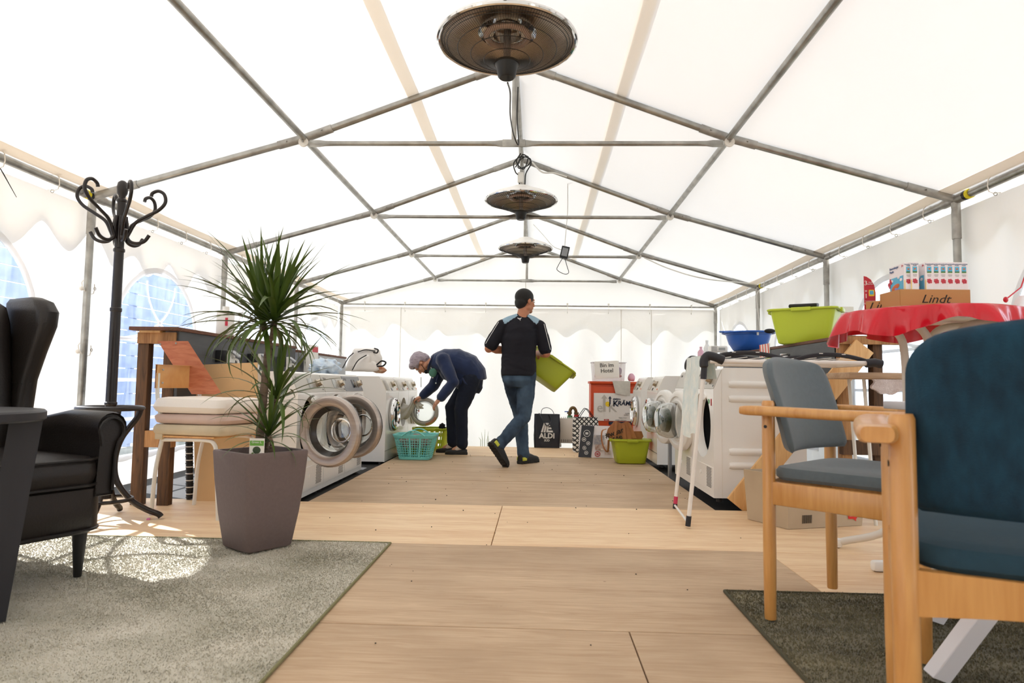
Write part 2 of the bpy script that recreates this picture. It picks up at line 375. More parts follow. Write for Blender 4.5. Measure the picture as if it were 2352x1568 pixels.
# ------------------------------------------------------------------ floor: plywood sheets on a dark underlay
floor = sempty('floor', (0, 4, 0)); flo = floor
ob('underlay', MB().box((0, 3.3, -.075), (6.0, 10.2, .05)), 'subfloor', floor, W=True)
def sheet(x0, x1, y0, y1, worn, dz=0):
    b = MB().box(((x0+x1)/2, (y0+y1)/2, -.010+dz), (x1-x0-.004, y1-y0-.004, .02), bev=.0015, seg=1)
    o = bpy.data.objects.new('plywood_sheet', mesh_of('plywood_sheet', b, False, inv=trans((x0+x1)/2, (y0+y1)/2, 0).inverted())); COL.objects.link(o)
    o.data.materials.append(M['ply_worn' if worn else 'ply_clean']); o.parent = floor; o.location = Vector(((x0+x1)/2, (y0+y1)/2, 0))-Vector((0, 4, 0))
for x0, x1 in ((-3, -2.02), (-2.02, .475), (.475, 3)): sheet(x0, x1, 1.06, 2.112, 1)
for x0, x1 in ((-3, -.9), (-.9, 1.5), (1.5, 3)): sheet(x0, x1, 0, 1.06, 1)
for x0, x1 in ((-3, -.5), (-.5, 2.0), (2.0, 3)): sheet(x0, x1, -1.5, 0, 1)
for x0, x1, wv in ((-3, -1.24, 0), (-1.24, 1.26, 1), (1.26, 3, 0)): sheet(x0, x1, 2.112, 3.168, wv, .001 if wv else 0)
for x0, x1 in ((-3, -2.53), (-2.53, -.03), (-.03, 2.47), (2.47, 3)): sheet(x0, x1, 3.168, 4.205, 0)
XL, XR = -1.288, 1.312
for y0, y1, d in ((4.205, 5.29, -.006), (5.29, 6.04, -.004), (6.04, 7.12, -.006), (7.12, 8.2, -.003)): sheet(XL, XR, y0, y1, y0 < 7, d)
rc_ = random.Random(5); cr_ = MB()
for k in range(90):
    x, y = rc_.uniform(-1.2, 1.25), rc_.uniform(1.75, 7.5)
    if (x < -.45 and y < 3.2) or (x > .83 and y < 2.6): continue
    r_ = rc_.uniform(.0016, .004)*(1 if y < 4 else 1.3); cr_.sphere((x, y, .001+r_*.5), (r_, r_*rc_.uniform(.6, 1.6), r_*.6), 6, 4)
ob('floor_crumbs', cr_, 'subfloor', floor, W=True, kind='stuff')
# ------------------------------------------------------------------ outside: board fence seen through the left windows, hedge line right
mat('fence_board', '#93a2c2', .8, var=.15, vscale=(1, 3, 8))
fe = thing('board_fence', 'grey horizontal board fence seen through the left tent windows', 'fence', (-6.3, 5, GZ))
for k in range(14):
    ob('fence_board', MB().box((-6.3, 5, GZ+.14+k*.2), (.025, 16, .185)), 'fence_board', fe, W=True)
for y in range(-2, 13, 2): ob('post', MB().box((-6.35, y+.3, GZ+1.4), (.09, .09, 2.8)), 'fence_board', fe, W=True)
# ------------------------------------------------------------------ tent frame of galvanised tube
tf = thing('tent_frame', 'galvanised steel tube frame carrying the white tent roof', 'tent frame', (0, 4, GZ))
RT = .024
def rod(name, pts, r=RT, m='steel', seg=12, par=None): return ob(name, MB().tube(pts, r, seg), m, par or tf, W=True)
def bolt(p, d, par):
    p = Vector(p); d = Vector(d).normalized(); ob('bolt', MB().tube([p, p+d*.016], .006, 6), 'steel_dull', par, W=True)
for i, y in enumerate(FR):
    for s in (-1, 1):
        post = rod('post', [(s*3, y, GZ), (s*3, y, ZE)]); ob('post_sleeve', MB().tube([(s*3, y, ZE-.27), (s*3, y, ZE-.02)], RT+.004, 12), 'steel_dull', post, W=True)
        d = Vector((s*(3-XP), 0, ZE-ZP)).normalized(); d2 = Vector((s*XP, 0, ZP-ZR)).normalized()
        E_, K_, R_ = Vector((s*3, y, ZE)), Vector((s*XP, y, ZP)), Vector((0, y, ZR))
        ra = rod('rafter', [E_, K_]); ob('rafter_sleeve', MB().tube([E_-d*.34, E_-d*.02], RT+.004, 12), 'steel_dull', ra, W=True)
        bolt(E_-d*.22-Vector((0, .03, 0)), (0, -1, 0), ra)
        kn = ob('knee_sleeve', MB().tube([K_+d*.2, K_, K_-d2*.2], RT+.005, 12), 'steel_dull', ra, W=True)
        for q in (d*.13, d2*-.13): bolt(K_+q-Vector((0, .026, 0)), (0, -1, 0), ra)
        rb = rod('rafter', [K_, R_]); ob('ridge_sleeve', MB().tube([R_+d2*.3, R_+d2*.03], RT+.004, 12), 'steel_dull', rb, W=True)
        if i == len(FR)-1 and False: pass
        # collar tie with flattened ends, from knee to king post
        zc = ZP-.05; xo = XP-.02
        if i > 0:
            prof = [(s*(xo-.02), .026), (s*(xo-.09), .026), (s*(xo-.13), .019), (s*(xo-.2), .017), (s*.2, .017), (s*.13, .019), (s*.09, .026), (s*.0, .026)]
            tie = MB(); seg = 10; V = []; F = []
            for x, h in prof:
                w_ = .004 if h > .025 else (.010 if h > .018 else .017)
                for k in range(seg): a = 2*pi*k/seg; V.append((x, y-.025+w_*cos(a), zc+h*sin(a)))
            for q in range(len(prof)-1):
                for k in range(seg): F.append((q*seg+k, q*seg+(k+1) % seg, (q+1)*seg+(k+1) % seg, (q+1)*seg+k))
            tie.add(V, F); ti = ob('collar_tie', tie, 'steel', tf, W=True)
            ob('washer_disc', MB().tube([(s*(xo+.02), y-.035, zc+.005), (s*(xo+.02), y-.048, zc+.005)], .034, 16), 'white_cap', ti, W=True)
            bolt((s*(xo+.02), y-.048, zc+.005), (0, -1, 0), ti)
    if i > 0:
        kp = ob('king_post', MB().box((0, y-.02, (ZR+ZP-.05)/2), (.035, .008, ZR-ZP+.05), bev=.002), 'steel', tf, W=True)
        ob('king_plate', MB().box((0, y-.034, ZP-.05), (.16, .006, .052), bev=.002), 'steel', kp, W=True)
    if i < len(FR)-1:
        for s in (-1, 1):
            rod('purlin', [(s*XP, y, ZP-.015), (s*XP, y+BAY, ZP-.015)], .023); ev = rod('eave_tube', [(s*3, y, ZE), (s*3, y+BAY, ZE)], .027)
            for q in (.01, BAY-.13): ob('eave_sleeve', MB().tube([(s*3, y+q, ZE), (s*3, y+q+.12, ZE)], .031, 12), 'steel_dull', ev, W=True)
            if i in (3, 5) or (s > 0 and i == 2):
                yy = y-.30 if (s > 0) else y-.22
                ob('hazard_tape', MB().tube([(s*3, yy+.14, ZE), (s*3, yy+.17, ZE)], .0325, 12), 'grip_yellow', ev, W=True); ob('hazard_tape', MB().tube([(s*3, yy+.17, ZE), (s*3, yy+.20, ZE)], .0325, 12), 'black', ev, W=True)
        rod('ridge_tube', [(0, y, ZR), (0, y+BAY, ZR)], .023)
# gable posts line: the back tie rail
rod('gable_rail', [(-3, FR[-1], ZE-.02), (3, FR[-1], ZE-.02)], .012)
# ------------------------------------------------------------------ ball bungees
def bungee_mesh():
    c = MB().tube([(0, .03, .045), (0, .012, .06), (0, -.02, .05), (0, -.052, .012), (0, -.058, -.03), (0, -.05, -.065), (0, -.02, -.075), (0, .02, -.07)], .0035, 6)
    b = MB().sphere((0, -.03, .058), .016, 10, 8); g = MB().tube(arc((0, -.012, -.078), .011, 0, 2*pi, 12, (0, 1, 0), (0, 0, 1))[:-1], .0028, 5, closed=True)
    return mesh_of('cord', c), mesh_of('ball', b), mesh_of('eyelet', g)
BC, BB, BG = bungee_mesh()
def bungee(loc, rz, label, grp, roll=0):
    t = thing('ball_bungee', label, 'bungee', loc, rz, grp)
    if roll: t.matrix_basis = t.matrix_basis @ rotm('X', roll)
    for n, me, m in (('cord', BC, 'white_cap'), ('ball', BB, 'white_cap'), ('eyelet', BG, 'steel_dull')): ob(n, me, m, t)
ORD = ['first', 'second', 'third', 'fourth', 'fifth', 'sixth', 'seventh', 'eighth', 'ninth', 'tenth', 'eleventh', 'twelfth', 'thirteenth', 'fourteenth', 'fifteenth', 'sixteenth', 'seventeenth', 'eighteenth']
for s, side in ((-1, 'left'), (1, 'right')):
    nb_ = 0
    for i in range(2, len(FR)-1):
        for q in (.28, .72, 1.16, 1.60):
            y = FR[i]+q
            if y < 2.9: continue
            nb_ += 1
            bungee((s*3, y, ZE), -s*pi/2+pi if False else (pi/2 if s < 0 else -pi/2), 'white ball bungee on the %s eave tube, %s from the camera' % (side, ORD[nb_-1]), 'bungees on the %s eave' % side)
for k in range(9):
    x = -2.62+k*.655
    bungee((x, FR[-1]+.02, ZE-.045), 0, 'small ball bungee on the back gable rail, %s from the left' % ORD[k], 'bungees on the back gable')
for s, side, i in ((-1, 'left', 3), (-1, 'left', 6), (1, 'right', 6)):
    for z in (1.42, .98):
        if i == 6 and z > 1.2: continue
        bungee((s*3, FR[i], z), 0, 'ball bungee tying the tent wall to the %s post, %s' % ('near left' if i == 3 else 'back '+side, 'upper one' if z > 1.2 else 'lower one' if i == 3 else 'mid height'), 'bungees on posts', roll=pi/2)
# black cable ties on the eave tubes
for lab, p0, p1, s in (('long black cable tie tail hanging from the left eave tube', P(-30, 335, X=-2.97), P(38, 453, X=-2.98), -1), ('black cable tie tail sticking out at the right eave', P(2395, 345, X=2.9), P(2333, 324, X=2.86), 1)):
    t = thing('cable_tie', lab, 'cable tie', p0)
    ob('tail', MB().tube([p0, (p0+p1)/2+Vector((0, 0, .004)), p1], [.004, .0035, .0015], 6), 'black', t, W=True)
    ob('tie_loop', MB().tube(arc((s*3, p0.y, ZE), .033, 0, 2*pi, 16, (1, 0, 0), (0, 0, 1))[:-1], .004, 6, closed=True), 'black', t, W=True)
# ------------------------------------------------------------------ materials for appliances and timber
mat('enamel', '#eeebe6', .22, coat=.3)
mat('enamel_warm', '#e2dcd2', .3)
mat('panel_silver', '#b9b4ab', .35, .5)
mat('panel_grey', '#8e9093', .35, .5)
mat('screen', '#10151d', .1)
mat('screen_grey', '#a9aba8', .15)
mat('knob_metal', '#b4aa9a', .25, .9)
mat('brushed', '#aca29b', .32, .75, var=.08, vscale=(2, 2, 60))
mat('chrome', '#d8d8d8', .08, 1)
mat('drum', '#5a5855', .35, .8)
mat('drum_dark', '#26282a', .45, .3)
mat('door_dark', '#3a3531', .2, .2)
mat('rubber', '#6d6b68', .6)
mat('white_plastic', '#e9e6e0', .35)
mat('orange_light', '#e0661c', .4)
mat('label_red', '#b0262a', .5)
mat('label_green', '#4d8f56', .5)
mat('text_grey', '#6b6864', .6)
mat('glass', '#f4f7f6', .02, trans=1, ior=1.3, spec=.6)
mat('glass_thin', '#e8efee', .03, trans=.92, ior=1.15, spec=.8)
def shellglass():
    m = bpy.data.materials.new('glass_shell'); m.use_nodes = True; nt = m.node_tree; nt.nodes.clear(); L = nt.links.new
    o = nd(nt, 'ShaderNodeOutputMaterial'); t = nd(nt, 'ShaderNodeBsdfTransparent'); g = nd(nt, 'ShaderNodeBsdfGlossy'); lw = nd(nt, 'ShaderNodeLayerWeight'); mx = nd(nt, 'ShaderNodeMixShader')
    t.inputs[0].default_value = (.86, .89, .87, 1); g.inputs[0].default_value = (.9, .9, .9, 1); g.inputs[1].default_value = .04; lw.inputs[0].default_value = .32
    L(lw.outputs['Facing'], mx.inputs[0]); L(t.outputs[0], mx.inputs[1]); L(g.outputs[0], mx.inputs[2]); L(mx.outputs[0], o.inputs[0]); M['glass_shell'] = m
shellglass(); mat('disc_olive', '#3a3f2c', .25, .3)
wood('pine_rough', '#8a5f38', '#b98a58', 6, (10, 10, 1), .75, .8)
wood('pine_dark', '#3f2c1c', '#6a4a2e', 6, (10, 10, 1), .8, .8)
wood('pine_light', '#cf9c62', '#e3b980', 5, (10, 10, 1), .6, .6, spots=True)
wood('pine_red', '#a8593a', '#c47a55', 5, (2, 2, 9), .6, .6, spots=True)
wood('film_board', '#3b3c3e', '#4a4b4d', 4, (3, 1, 3), .5, .2)
wood('edge_brown', '#4f2f20', '#6e4631', 9, (8, 1.5, 8), .7, .6)
mat('socket_black', '#232426', .45)
mat('cable_white', '#d9d6cf', .5)
mat('cardboard', '#d6b283', .85, var=.1, vscale=(3, 3, 3))
mat('cardboard_grey', '#b8a58b', .85, var=.08, vscale=(4, 4, 4))
def shell_front(mb, w, z0, z1, cz, R, y=0, n=48):
    "front plate with a round hole, in the local plane y"
    A = [2*pi*k/n for k in range(n)]
    for x, z in ((w/2, z1-cz), (-w/2, z1-cz), (w/2, z0-cz), (-w/2, z0-cz)): A.append(atan2(z, x) % (2*pi))
    A.sort(); V = []; F = []
    for a in A:
        t = 9
        if abs(cos(a)) > 1e-9: t = min(t, w/2/abs(cos(a)))
        if sin(a) > 1e-9: t = min(t, (z1-cz)/sin(a))
        if sin(a) < -1e-9: t = min(t, (z0-cz)/sin(a))
        V += [(R*cos(a), y, cz+R*sin(a)), (t*cos(a), y, cz+t*sin(a))]
    n = len(A)
    for k in range(n): j = (k+1) % n; F.append((2*k, 2*j, 2*j+1, 2*k+1))
    mb.add(V, F)
TOY = rotm('X', pi/2)      # lathe axis z -> local -y (out of the machine's front)
def dryer_door(root, R, hinge_x, cz, ang, ringmat, backmat, bowl=.13, grip=True):
    "round porthole door hinged at local x=hinge_x; ang opens it (sign by hinge side)"
    sgn = -1 if hinge_x > 0 else 1          # door centre lies at hinge + sgn*R along local x when shut
    T = trans(hinge_x, -.012, cz) @ rotm('Z', ang) @ trans(sgn*(R+.005), 0, 0) @ TOY
    d = ob('door', MB().lathe([(R*.70, .012), (R*.72, .026), (R*.80, .036), (R*.94, .034), (R*.995, .022), (R, .004), (R*.99, -.004)], 56, T), ringmat, root, label='round %s porthole door' % ('brushed steel' if ringmat == 'brushed' else 'white' if ringmat == 'enamel' else 'chrome'))
    ob('door_back', MB().lathe([(R*.99, -.004), (R*.98, -.02), (R*.93, -.03), (R*.80, -.032), (R*.77, -.022), (R*.70, -.022), (R*.66, -.03)], 56, T), backmat, d)
    ob('inner_rim', MB().lathe([(R*.70, .012), (R*.69, .004), (R*.60, -.02), (R*.58, -.028), (R*.66, -.03)], 56, T), 'door_dark' if ringmat == 'brushed' else backmat, d)
    ob('chrome_rim', MB().lathe([(R*.715, .013), (R*.72, .020), (R*.735, .023), (R*.74, .028)], 56, T), 'chrome', d)
    ob('glass_bowl', MB().lathe([(R*.60, -.02), (R*.60, -.05), (R*.575, -bowl*.62), (R*.50, -bowl*.86), (R*.36, -bowl*.97), (R*.2, -bowl), (.001, -bowl)], 48, T), 'glass_shell', d)
    if ringmat != 'brushed': ob('olive_disc', MB().lathe([(R*.40, -bowl*.55), (R*.36, -bowl*.75), (.001, -bowl*.78)], 32, T), 'disc_olive', d)  # dark olive disc added inside the glass for the bowl's green oval
    else: ob('bowl_ring', MB().lathe([(R*.34, -bowl*.9), (R*.36, -bowl*.94), (R*.31, -bowl*.95)], 32, T), 'chrome', d)
    if grip: ob('latch', MB().box((0, 0, 0), (.03, .02, .03), trans(hinge_x, -.012, cz) @ rotm('Z', ang) @ trans(sgn*(2*R-.03), .035, 0), bev=.005), 'white_plastic', d)
    return d
def machine_body(root, w, d, h, cz, R, chamf=(.70, .06), front='enamel', feet=True, plinth=.1):
    zc, yc = chamf; V = []; F = []
    # open-front shell: sides, back, top, bottom
    prof = [(0, .0), (0, zc), (yc, h-.008), (yc+.012, h), (d, h), (d, 0)]
    mb = MB()
    for s in (-1, 1): mb.add([(s*w/2, y, z) for y, z in prof], [tuple(range(6)) if s > 0 else tuple(range(6))[::-1]])
    for i in range(1, 6):
        a, b = prof[i], prof[(i+1) % 6]; mb.add([(-w/2, *a), (w/2, *a), (w/2, *b), (-w/2, *b)], [(0, 1, 2, 3)])
    body = ob('body', mb, front, root, ang=20)
    fb = MB(); shell_front(fb, w, .0, zc, cz, R); ob('front_panel', fb, front, root, smooth=False)
    dr = MB().lathe([(R, 0), (R*.99, -.012), (R*.93, -.03), (R*.9, -.06)], 40, trans(0, 0, cz) @ TOY); ob('door_seal', dr, 'rubber' if front != 'enamel' else 'white_plastic', root)
    ob('drum', MB().lathe([(R*.9, -.06), (R*.98, -.07), (R*1.0, -.36), (R*.5, -.40), (.001, -.40)], 40, trans(0, 0, cz) @ TOY), 'drum_dark', root)
    for x in (-w/2+.05, w/2-.05):
        for y in (.05, d-.06): ob('foot', MB().tube([(x, y, -.03), (x, y, .001)], .022, 10), 'black', root)
    return body
def knob(root, x, zc, T, r=.026, m='knob_metal'):
    k = ob('knob', MB().lathe([(r*1.25, 0), (r*1.25, .008), (r, .010), (r*.96, .035), (r*.9, .038), (.001, .038)], 28, T), m, root)
    ob('knob_mark', MB().box((0, r*.7, .039), (.003, r*.5, .002), T), 'black', k)
def dryer(label, loc, rz, w=.56, open_ang=None, hinge='L', dark=False, bulge=False, ringmat='brushed', side=False, grp='dryers'):
    h, d, cz, R = .85, .60, .462, .232
    root = thing('tumble_dryer', label, 'dryer', loc, rz, grp)
    machine_body(root, w, d, h, cz, R*.98)
    # slanted control fascia
    Tp = frame((0, .0, .70), (1, 0, 0), (0, .06, .142)); n = .004
    pn = ob('control_panel', MB().box((0, .078, n/2), (w-.01, .135, n), Tp), 'panel_grey' if dark else 'panel_silver', root)
    ob('display', MB().box((.03, .078, n+.001), (.10, .075, .003), Tp, bev=.001), 'screen' if dark else 'screen_grey', pn)
    knob(pn, 0, 0, Tp @ trans(.16, .075, n)); text('Miele', Tp @ trans(-w/2+.05, .115, n), .032, 'text_grey', pn, W=False, align='LEFT')
    ob('button', MB().lathe([(.006, 0), (.006, .004), (.001, .004)], 12, Tp @ trans(w/2-.035, .03, n)), 'panel_grey', pn)
    ob('rating_label', MB().box((w/2-.05, -.001, .62), (.022, .002, .045)), 'label_red', root); ob('eco_label', MB().tube([(w/2-.11, 0, .625), (w/2-.11, -.002, .625)], .017, 14), 'label_green', root)
    # service flap, its catch, vent grille
    ob('service_flap', MB().box((0, -.0015, .115), (w-.02, .003, .16), bev=.001, seg=1), 'enamel', root)
    ob('flap_catch', MB().tube([(-.03, -.003, .13), (-.03, -.006, .13)], .014, 14), 'white_plastic', root)
    gm = MB()
    for a in range(9):
        for b in range(14): gm.box((w/2-.16+a*.013+(b % 2)*.006, -.004, .06+b*.0095), (.008, .003, .004), rotm('Y', 0))
    ob('vent_grille', gm, 'rubber', root, smooth=False, kind='stuff')
    ob('handle_recess', MB().lathe([(.075, 0), (.07, .006), (.05, .009), (.001, .009)], 24, trans(.05, 0, .655) @ TOY @ Matrix.Diagonal((1, .35, 1, 1))), 'enamel', root)
    if side:
        for s in (side,):
            for z in (.74, .645, .30, .21):
                for q in (1,):
                    pts = [(s*(w/2+.0005), .10+.40*(1-k), z) for k in (0, 1)]
                    ob('side_rib', MB().tube([(s*(w/2-.008), .10, z), (s*(w/2-.008), .12, z), (s*(w/2-.008), .48, z), (s*(w/2-.008), .50, z)], [.02, .026, .026, .02], 16), 'enamel', root)
        ob('front_frame_edge', MB().box((side*(w/2+.001), .055, .42), (.002, .003, .84)), 'enamel_warm', root)
    hx = (-R-.005) if hinge == 'L' else (R+.005)
    if open_ang is None: dryer_door(root, R, hx, cz, 0, ringmat, 'white_plastic')
    else: dryer_door(root, R, hx, cz, (-1 if hinge == 'L' else 1)*rad(open_ang), ringmat, 'door_dark' if ringmat == 'brushed' else 'white_plastic', bowl=.185 if bulge else .12)
    return root
def washer(label, loc, rz, w=.58, open_ang=None, hinge='R', grp='washing machines', d=.60):
    h, cz, R = .85, .46, .17
    root = thing('washing_machine', label, 'washing machine', loc, rz, grp)
    machine_body(root, w, d, h, cz, R*.95, chamf=(.69, .07), front='enamel')
    Tp = frame((0, 0, .69), (1, 0, 0), (0, .07, .15))
    pn = ob('control_panel', MB().box((0, .08, .002), (w-.012, .14, .004), Tp), 'enamel_warm', root)
    ob('soap_drawer', MB().box((-w/2+.1, .075, .006), (.15, .11, .008), Tp, bev=.003), 'panel_silver', pn)
    knob(pn, 0, 0, Tp @ trans(.10, .085, .004), .028, 'knob_metal'); ob('door_button', MB().box((w/2-.045, .03, .006), (.018, .014, .006), Tp), 'orange_light', pn)
    ob('display', MB().box((-.0, .03, .006), (.05, .028, .005), Tp), 'screen', pn)
    ob('plinth_line', MB().box((0, -.0015, .105), (w-.004, .003, .004)), 'rubber', root)
    hx = (-R-.02) if hinge == 'L' else (R+.02); sg = 1 if hinge == 'L' else -1
    a = 0 if open_ang is None else (-1 if hinge == 'L' else 1)*rad(open_ang)
    T = trans(hx, -.014, cz) @ rotm('Z', a) @ trans(sg*(R+.02), 0, 0) @ TOY
    dr = ob('door', MB().lathe([(R*.70, .012), (R*.72, .034), (R*.80, .044), (R*.92, .04), (R*1.0, .022), (R*1.01, .0), (R*.96, -.014)], 48, T), 'chrome', root, label='chrome ring porthole door')
    ob('door_back', MB().lathe([(R*.96, -.014), (R*.85, -.02), (R*.72, -.016)], 48, T), 'panel_silver', dr)
    ob('glass_bowl', MB().lathe([(R*.72, .02), (R*.7, -.02), (R*.62, -.09), (R*.45, -.105), (.001, -.10)], 36, T), 'glass_shell', dr)
    if open_ang:
        for z0, z1 in ((.3, 1.2), (3.6, 4.6)): ob('warning_label', MB().lathe([(R*.80, -.021), (R*.93, -.0165)], 12, T, a0=z0, a1=z1), 'orange_light', dr)
    else: ob('door_handle', MB().box((-sg*0+sg*R*.86, 0, .04), (.03, .07, .012), T, bev=.004), 'chrome', dr)
    return root
LX = -1.40
dryer('white tumble dryer nearest the potted plant, steel door swung open', (LX, 4.30+.285, -.02), pi/2, .566, open_ang=108, hinge='L')
dryer('middle one of three left tumble dryers, steel door open behind the first', (LX, 4.87+.27, -.02), pi/2, .536, open_ang=108, hinge='L')
dryer('third left tumble dryer with grey control panel and dark screen', (LX, 5.41+.27, -.02), pi/2, .536, dark=True)
WXL = -1.33
washer('white washing machine with shut chrome door behind the turquoise basket', (WXL, 6.55+.30, -.02), pi/2, .59)
washer('white washing machine being emptied by the woman, door open', (WXL, 7.15+.285, -.02), pi/2, .56, open_ang=97, hinge='R')
washer('white washing machine farthest back in the left row', (WXL, 7.72+.28, -.02), pi/2, .55)
RX = 1.34
dryer('near right tumble dryer with grooved white side and towel before it', (RX, 4.38+.30, .045), -pi/2, .596, open_ang=170, hinge='L', bulge=True, ringmat='enamel', side=1)
dryer('second right tumble dryer, white door folded flat open', (RX, 4.98+.30, .045), -pi/2, .596, open_ang=170, hinge='L', bulge=True, ringmat='enamel')
washer('right washing machine with taped front next behind the dryers', (RX, 6.40+.30, .02), -pi/2, .59, hinge='L')
washer('right washing machine beside the orange cabinet', (RX, 7.40+.30, .02), -pi/2, .59, hinge='L')
# steel strut standing under the dryer doors, loose strap on the dark floor
tag(ob('steel_strut', MB().box((1.33, 5.75, .12), (.03, .03, .34), bev=.003), 'panel_grey'), 'upright steel strut in the gap before the right washers', 'strut')
# blocks that lift the right machines
for y in (4.42, 4.93, 5.02, 5.5): pass
# ------------------------------------------------------------------ left service wall: dark board, brown cap plank, posts
cl = thing('service_wall', 'dark board service wall with brown cap plank behind the left machines', 'service wall', (-2.1, 5.5, -.05))
ob('board_panel', MB().box((-2.045, 4.95, .80), (.021, 1.96, .53)), 'film_board', cl, W=True)
ob('board_panel', MB().box((-2.045, 6.75, .76), (.021, 1.55, .55)), 'panel_grey', cl, W=True)
ob('cap_plank', MB().box((-2.17, 4.92, 1.075), (.30, 2.02, .022), bev=.003), 'edge_brown', cl, W=True)
ob('cap_plank', MB().box((-2.17, 6.76, 1.048), (.28, 1.56, .022), bev=.003), 'edge_brown', cl, W=True)
for x, y in ((-2.255, 3.99), (-2.09, 3.99), (-2.255, 5.85), (-2.255, 7.45)): ob('post', MB().box((x, y, .485), (.07, .055, 1.07), bev=.003), 'pine_dark', cl, W=True)
ob('cross_rail', MB().box((-2.17, 3.99, .40), (.24, .05, .10)), 'pine_rough', cl, W=True)
ob('cross_rail', MB().box((-2.17, 3.985, 1.02), (.24, .06, .07)), 'pine_rough', cl, W=True)
ob('spacer_block', MB().box((-2.2, 3.96, 1.058), (.13, .06, .012)), 'pine_light', cl, W=True)
ob('brace_board', MB().add([P(362, 783, Y=3.93), P(432, 783, Y=3.93), P(510, 905, Y=3.93), P(440, 905, Y=3.93), P(362, 783, Y=3.955), P(432, 783, Y=3.955), P(510, 905, Y=3.955), P(440, 905, Y=3.955)], [(0, 1, 2, 3), (7, 6, 5, 4), (0, 4, 5, 1), (1, 5, 6, 2), (2, 6, 7, 3), (3, 7, 4, 0)]), 'pine_red', cl, W=True, smooth=False, label='reddish board slanting down')
for u, v in ((368, 790), (404, 788)): ob('screw', MB().tube([P(u, v, Y=3.93), P(u, v, Y=3.925)], .006, 8), 'steel_dull', cl, W=True)
for y, z, n in ((4.48, .93, 0), (4.98, .93, 1), (5.55, .93, 2)):
    sk = ob('socket_box', MB().box((-1.995, y, z), (.08, .10, .085), bev=.006), 'socket_black', cl, W=True)
    ob('socket_frame', MB().box((-1.945, y, z), (.022, .085, .085), bev=.004), 'cable_white', sk, W=True)
    ob('socket_lid', MB().box((0, 0, 0), (.075, .07, .012), trans(-1.915, y, z+.02) @ rotm('Y', rad(35)), bev=.003), 'panel_grey', sk, W=True)
    ob('power_cable', MB().tube(spline([(-1.93, y, z-.01), (-1.90, y+.01, z-.03), (-1.895, y, z-.09), (-1.91, y-.02, z-.16)], 6), .008, 8), 'cable_white', sk, W=True)
    ob('power_cable', MB().tube(spline([(-1.95, y-.03, z-.03), (-1.945, y-.06, z-.08), (-1.95, y-.10, z-.10)], 6), .008, 8), 'cable_white', sk, W=True)
for y, z in ((6.35, .93), (6.9, .93)): ob('switch_box', MB().box((-2.0, y, z), (.06, .12, .10), bev=.004), 'cable_white', cl, W=True)
# ------------------------------------------------------------------ right service wall
cr = thing('service_wall', 'grey board service wall with diagonal timber brace behind the right machines', 'service wall', (2.2, 5.6, -.05))
ob('board_panel', MB().box((2.115, 5.6, .83), (.021, 2.55, .50)), 'film_board', cr, W=True)
ob('cap_plank', MB().box((2.25, 4.95, 1.094), (.29, 1.42, .022), bev=.003), 'edge_brown', cr, W=True)
ob('cap_plank', MB().box((2.25, 6.55, 1.094), (.29, 1.75, .022), bev=.003), 'edge_brown', cr, W=True)
for x, y, m in ((2.14, 4.285, 'pine_rough'), (2.34, 4.285, 'pine_dark'), (2.34, 5.7, 'pine_dark'), (2.34, 7.3, 'pine_dark')): ob('post', MB().box((x, y, .505), (.06, .07, 1.11), bev=.003), m, cr, W=True)
ob('cross_rail', MB().box((2.28, 4.25, 1.075), (.40, .05, .05)), 'pine_rough', cr, W=True)
ob('cross_rail', MB().box((2.25, 4.25, .40), (.30, .05, .09)), 'pine_dark', cr, W=True)
pa, pb = P(1985, 795, Y=4.22), P(1690, 1160, Y=4.22); dd = (pb-pa).normalized(); T = frame((pa+pb)/2, dd, (0, 0, 1)); LL = (pb-pa).length
ob('brace_board', MB().box((0, 0, 0), (LL, .135, .028), T @ rotm('X', 0), bev=.003), 'pine_light', cr, W=True, label='long pale timber brace running down diagonally')
for y in (5.0, 5.35): ob('tap', MB().tube(spline([(2.10, y, 1.0), (2.03, y, 1.0), (2.0, y, .985), (1.985, y, .955)], 5), .011, 8), 'chrome', cr, W=True); ob('tap_handle', MB().box((2.04, y, 1.018), (.07, .02, .012), bev=.003), 'chrome', cr, W=True)
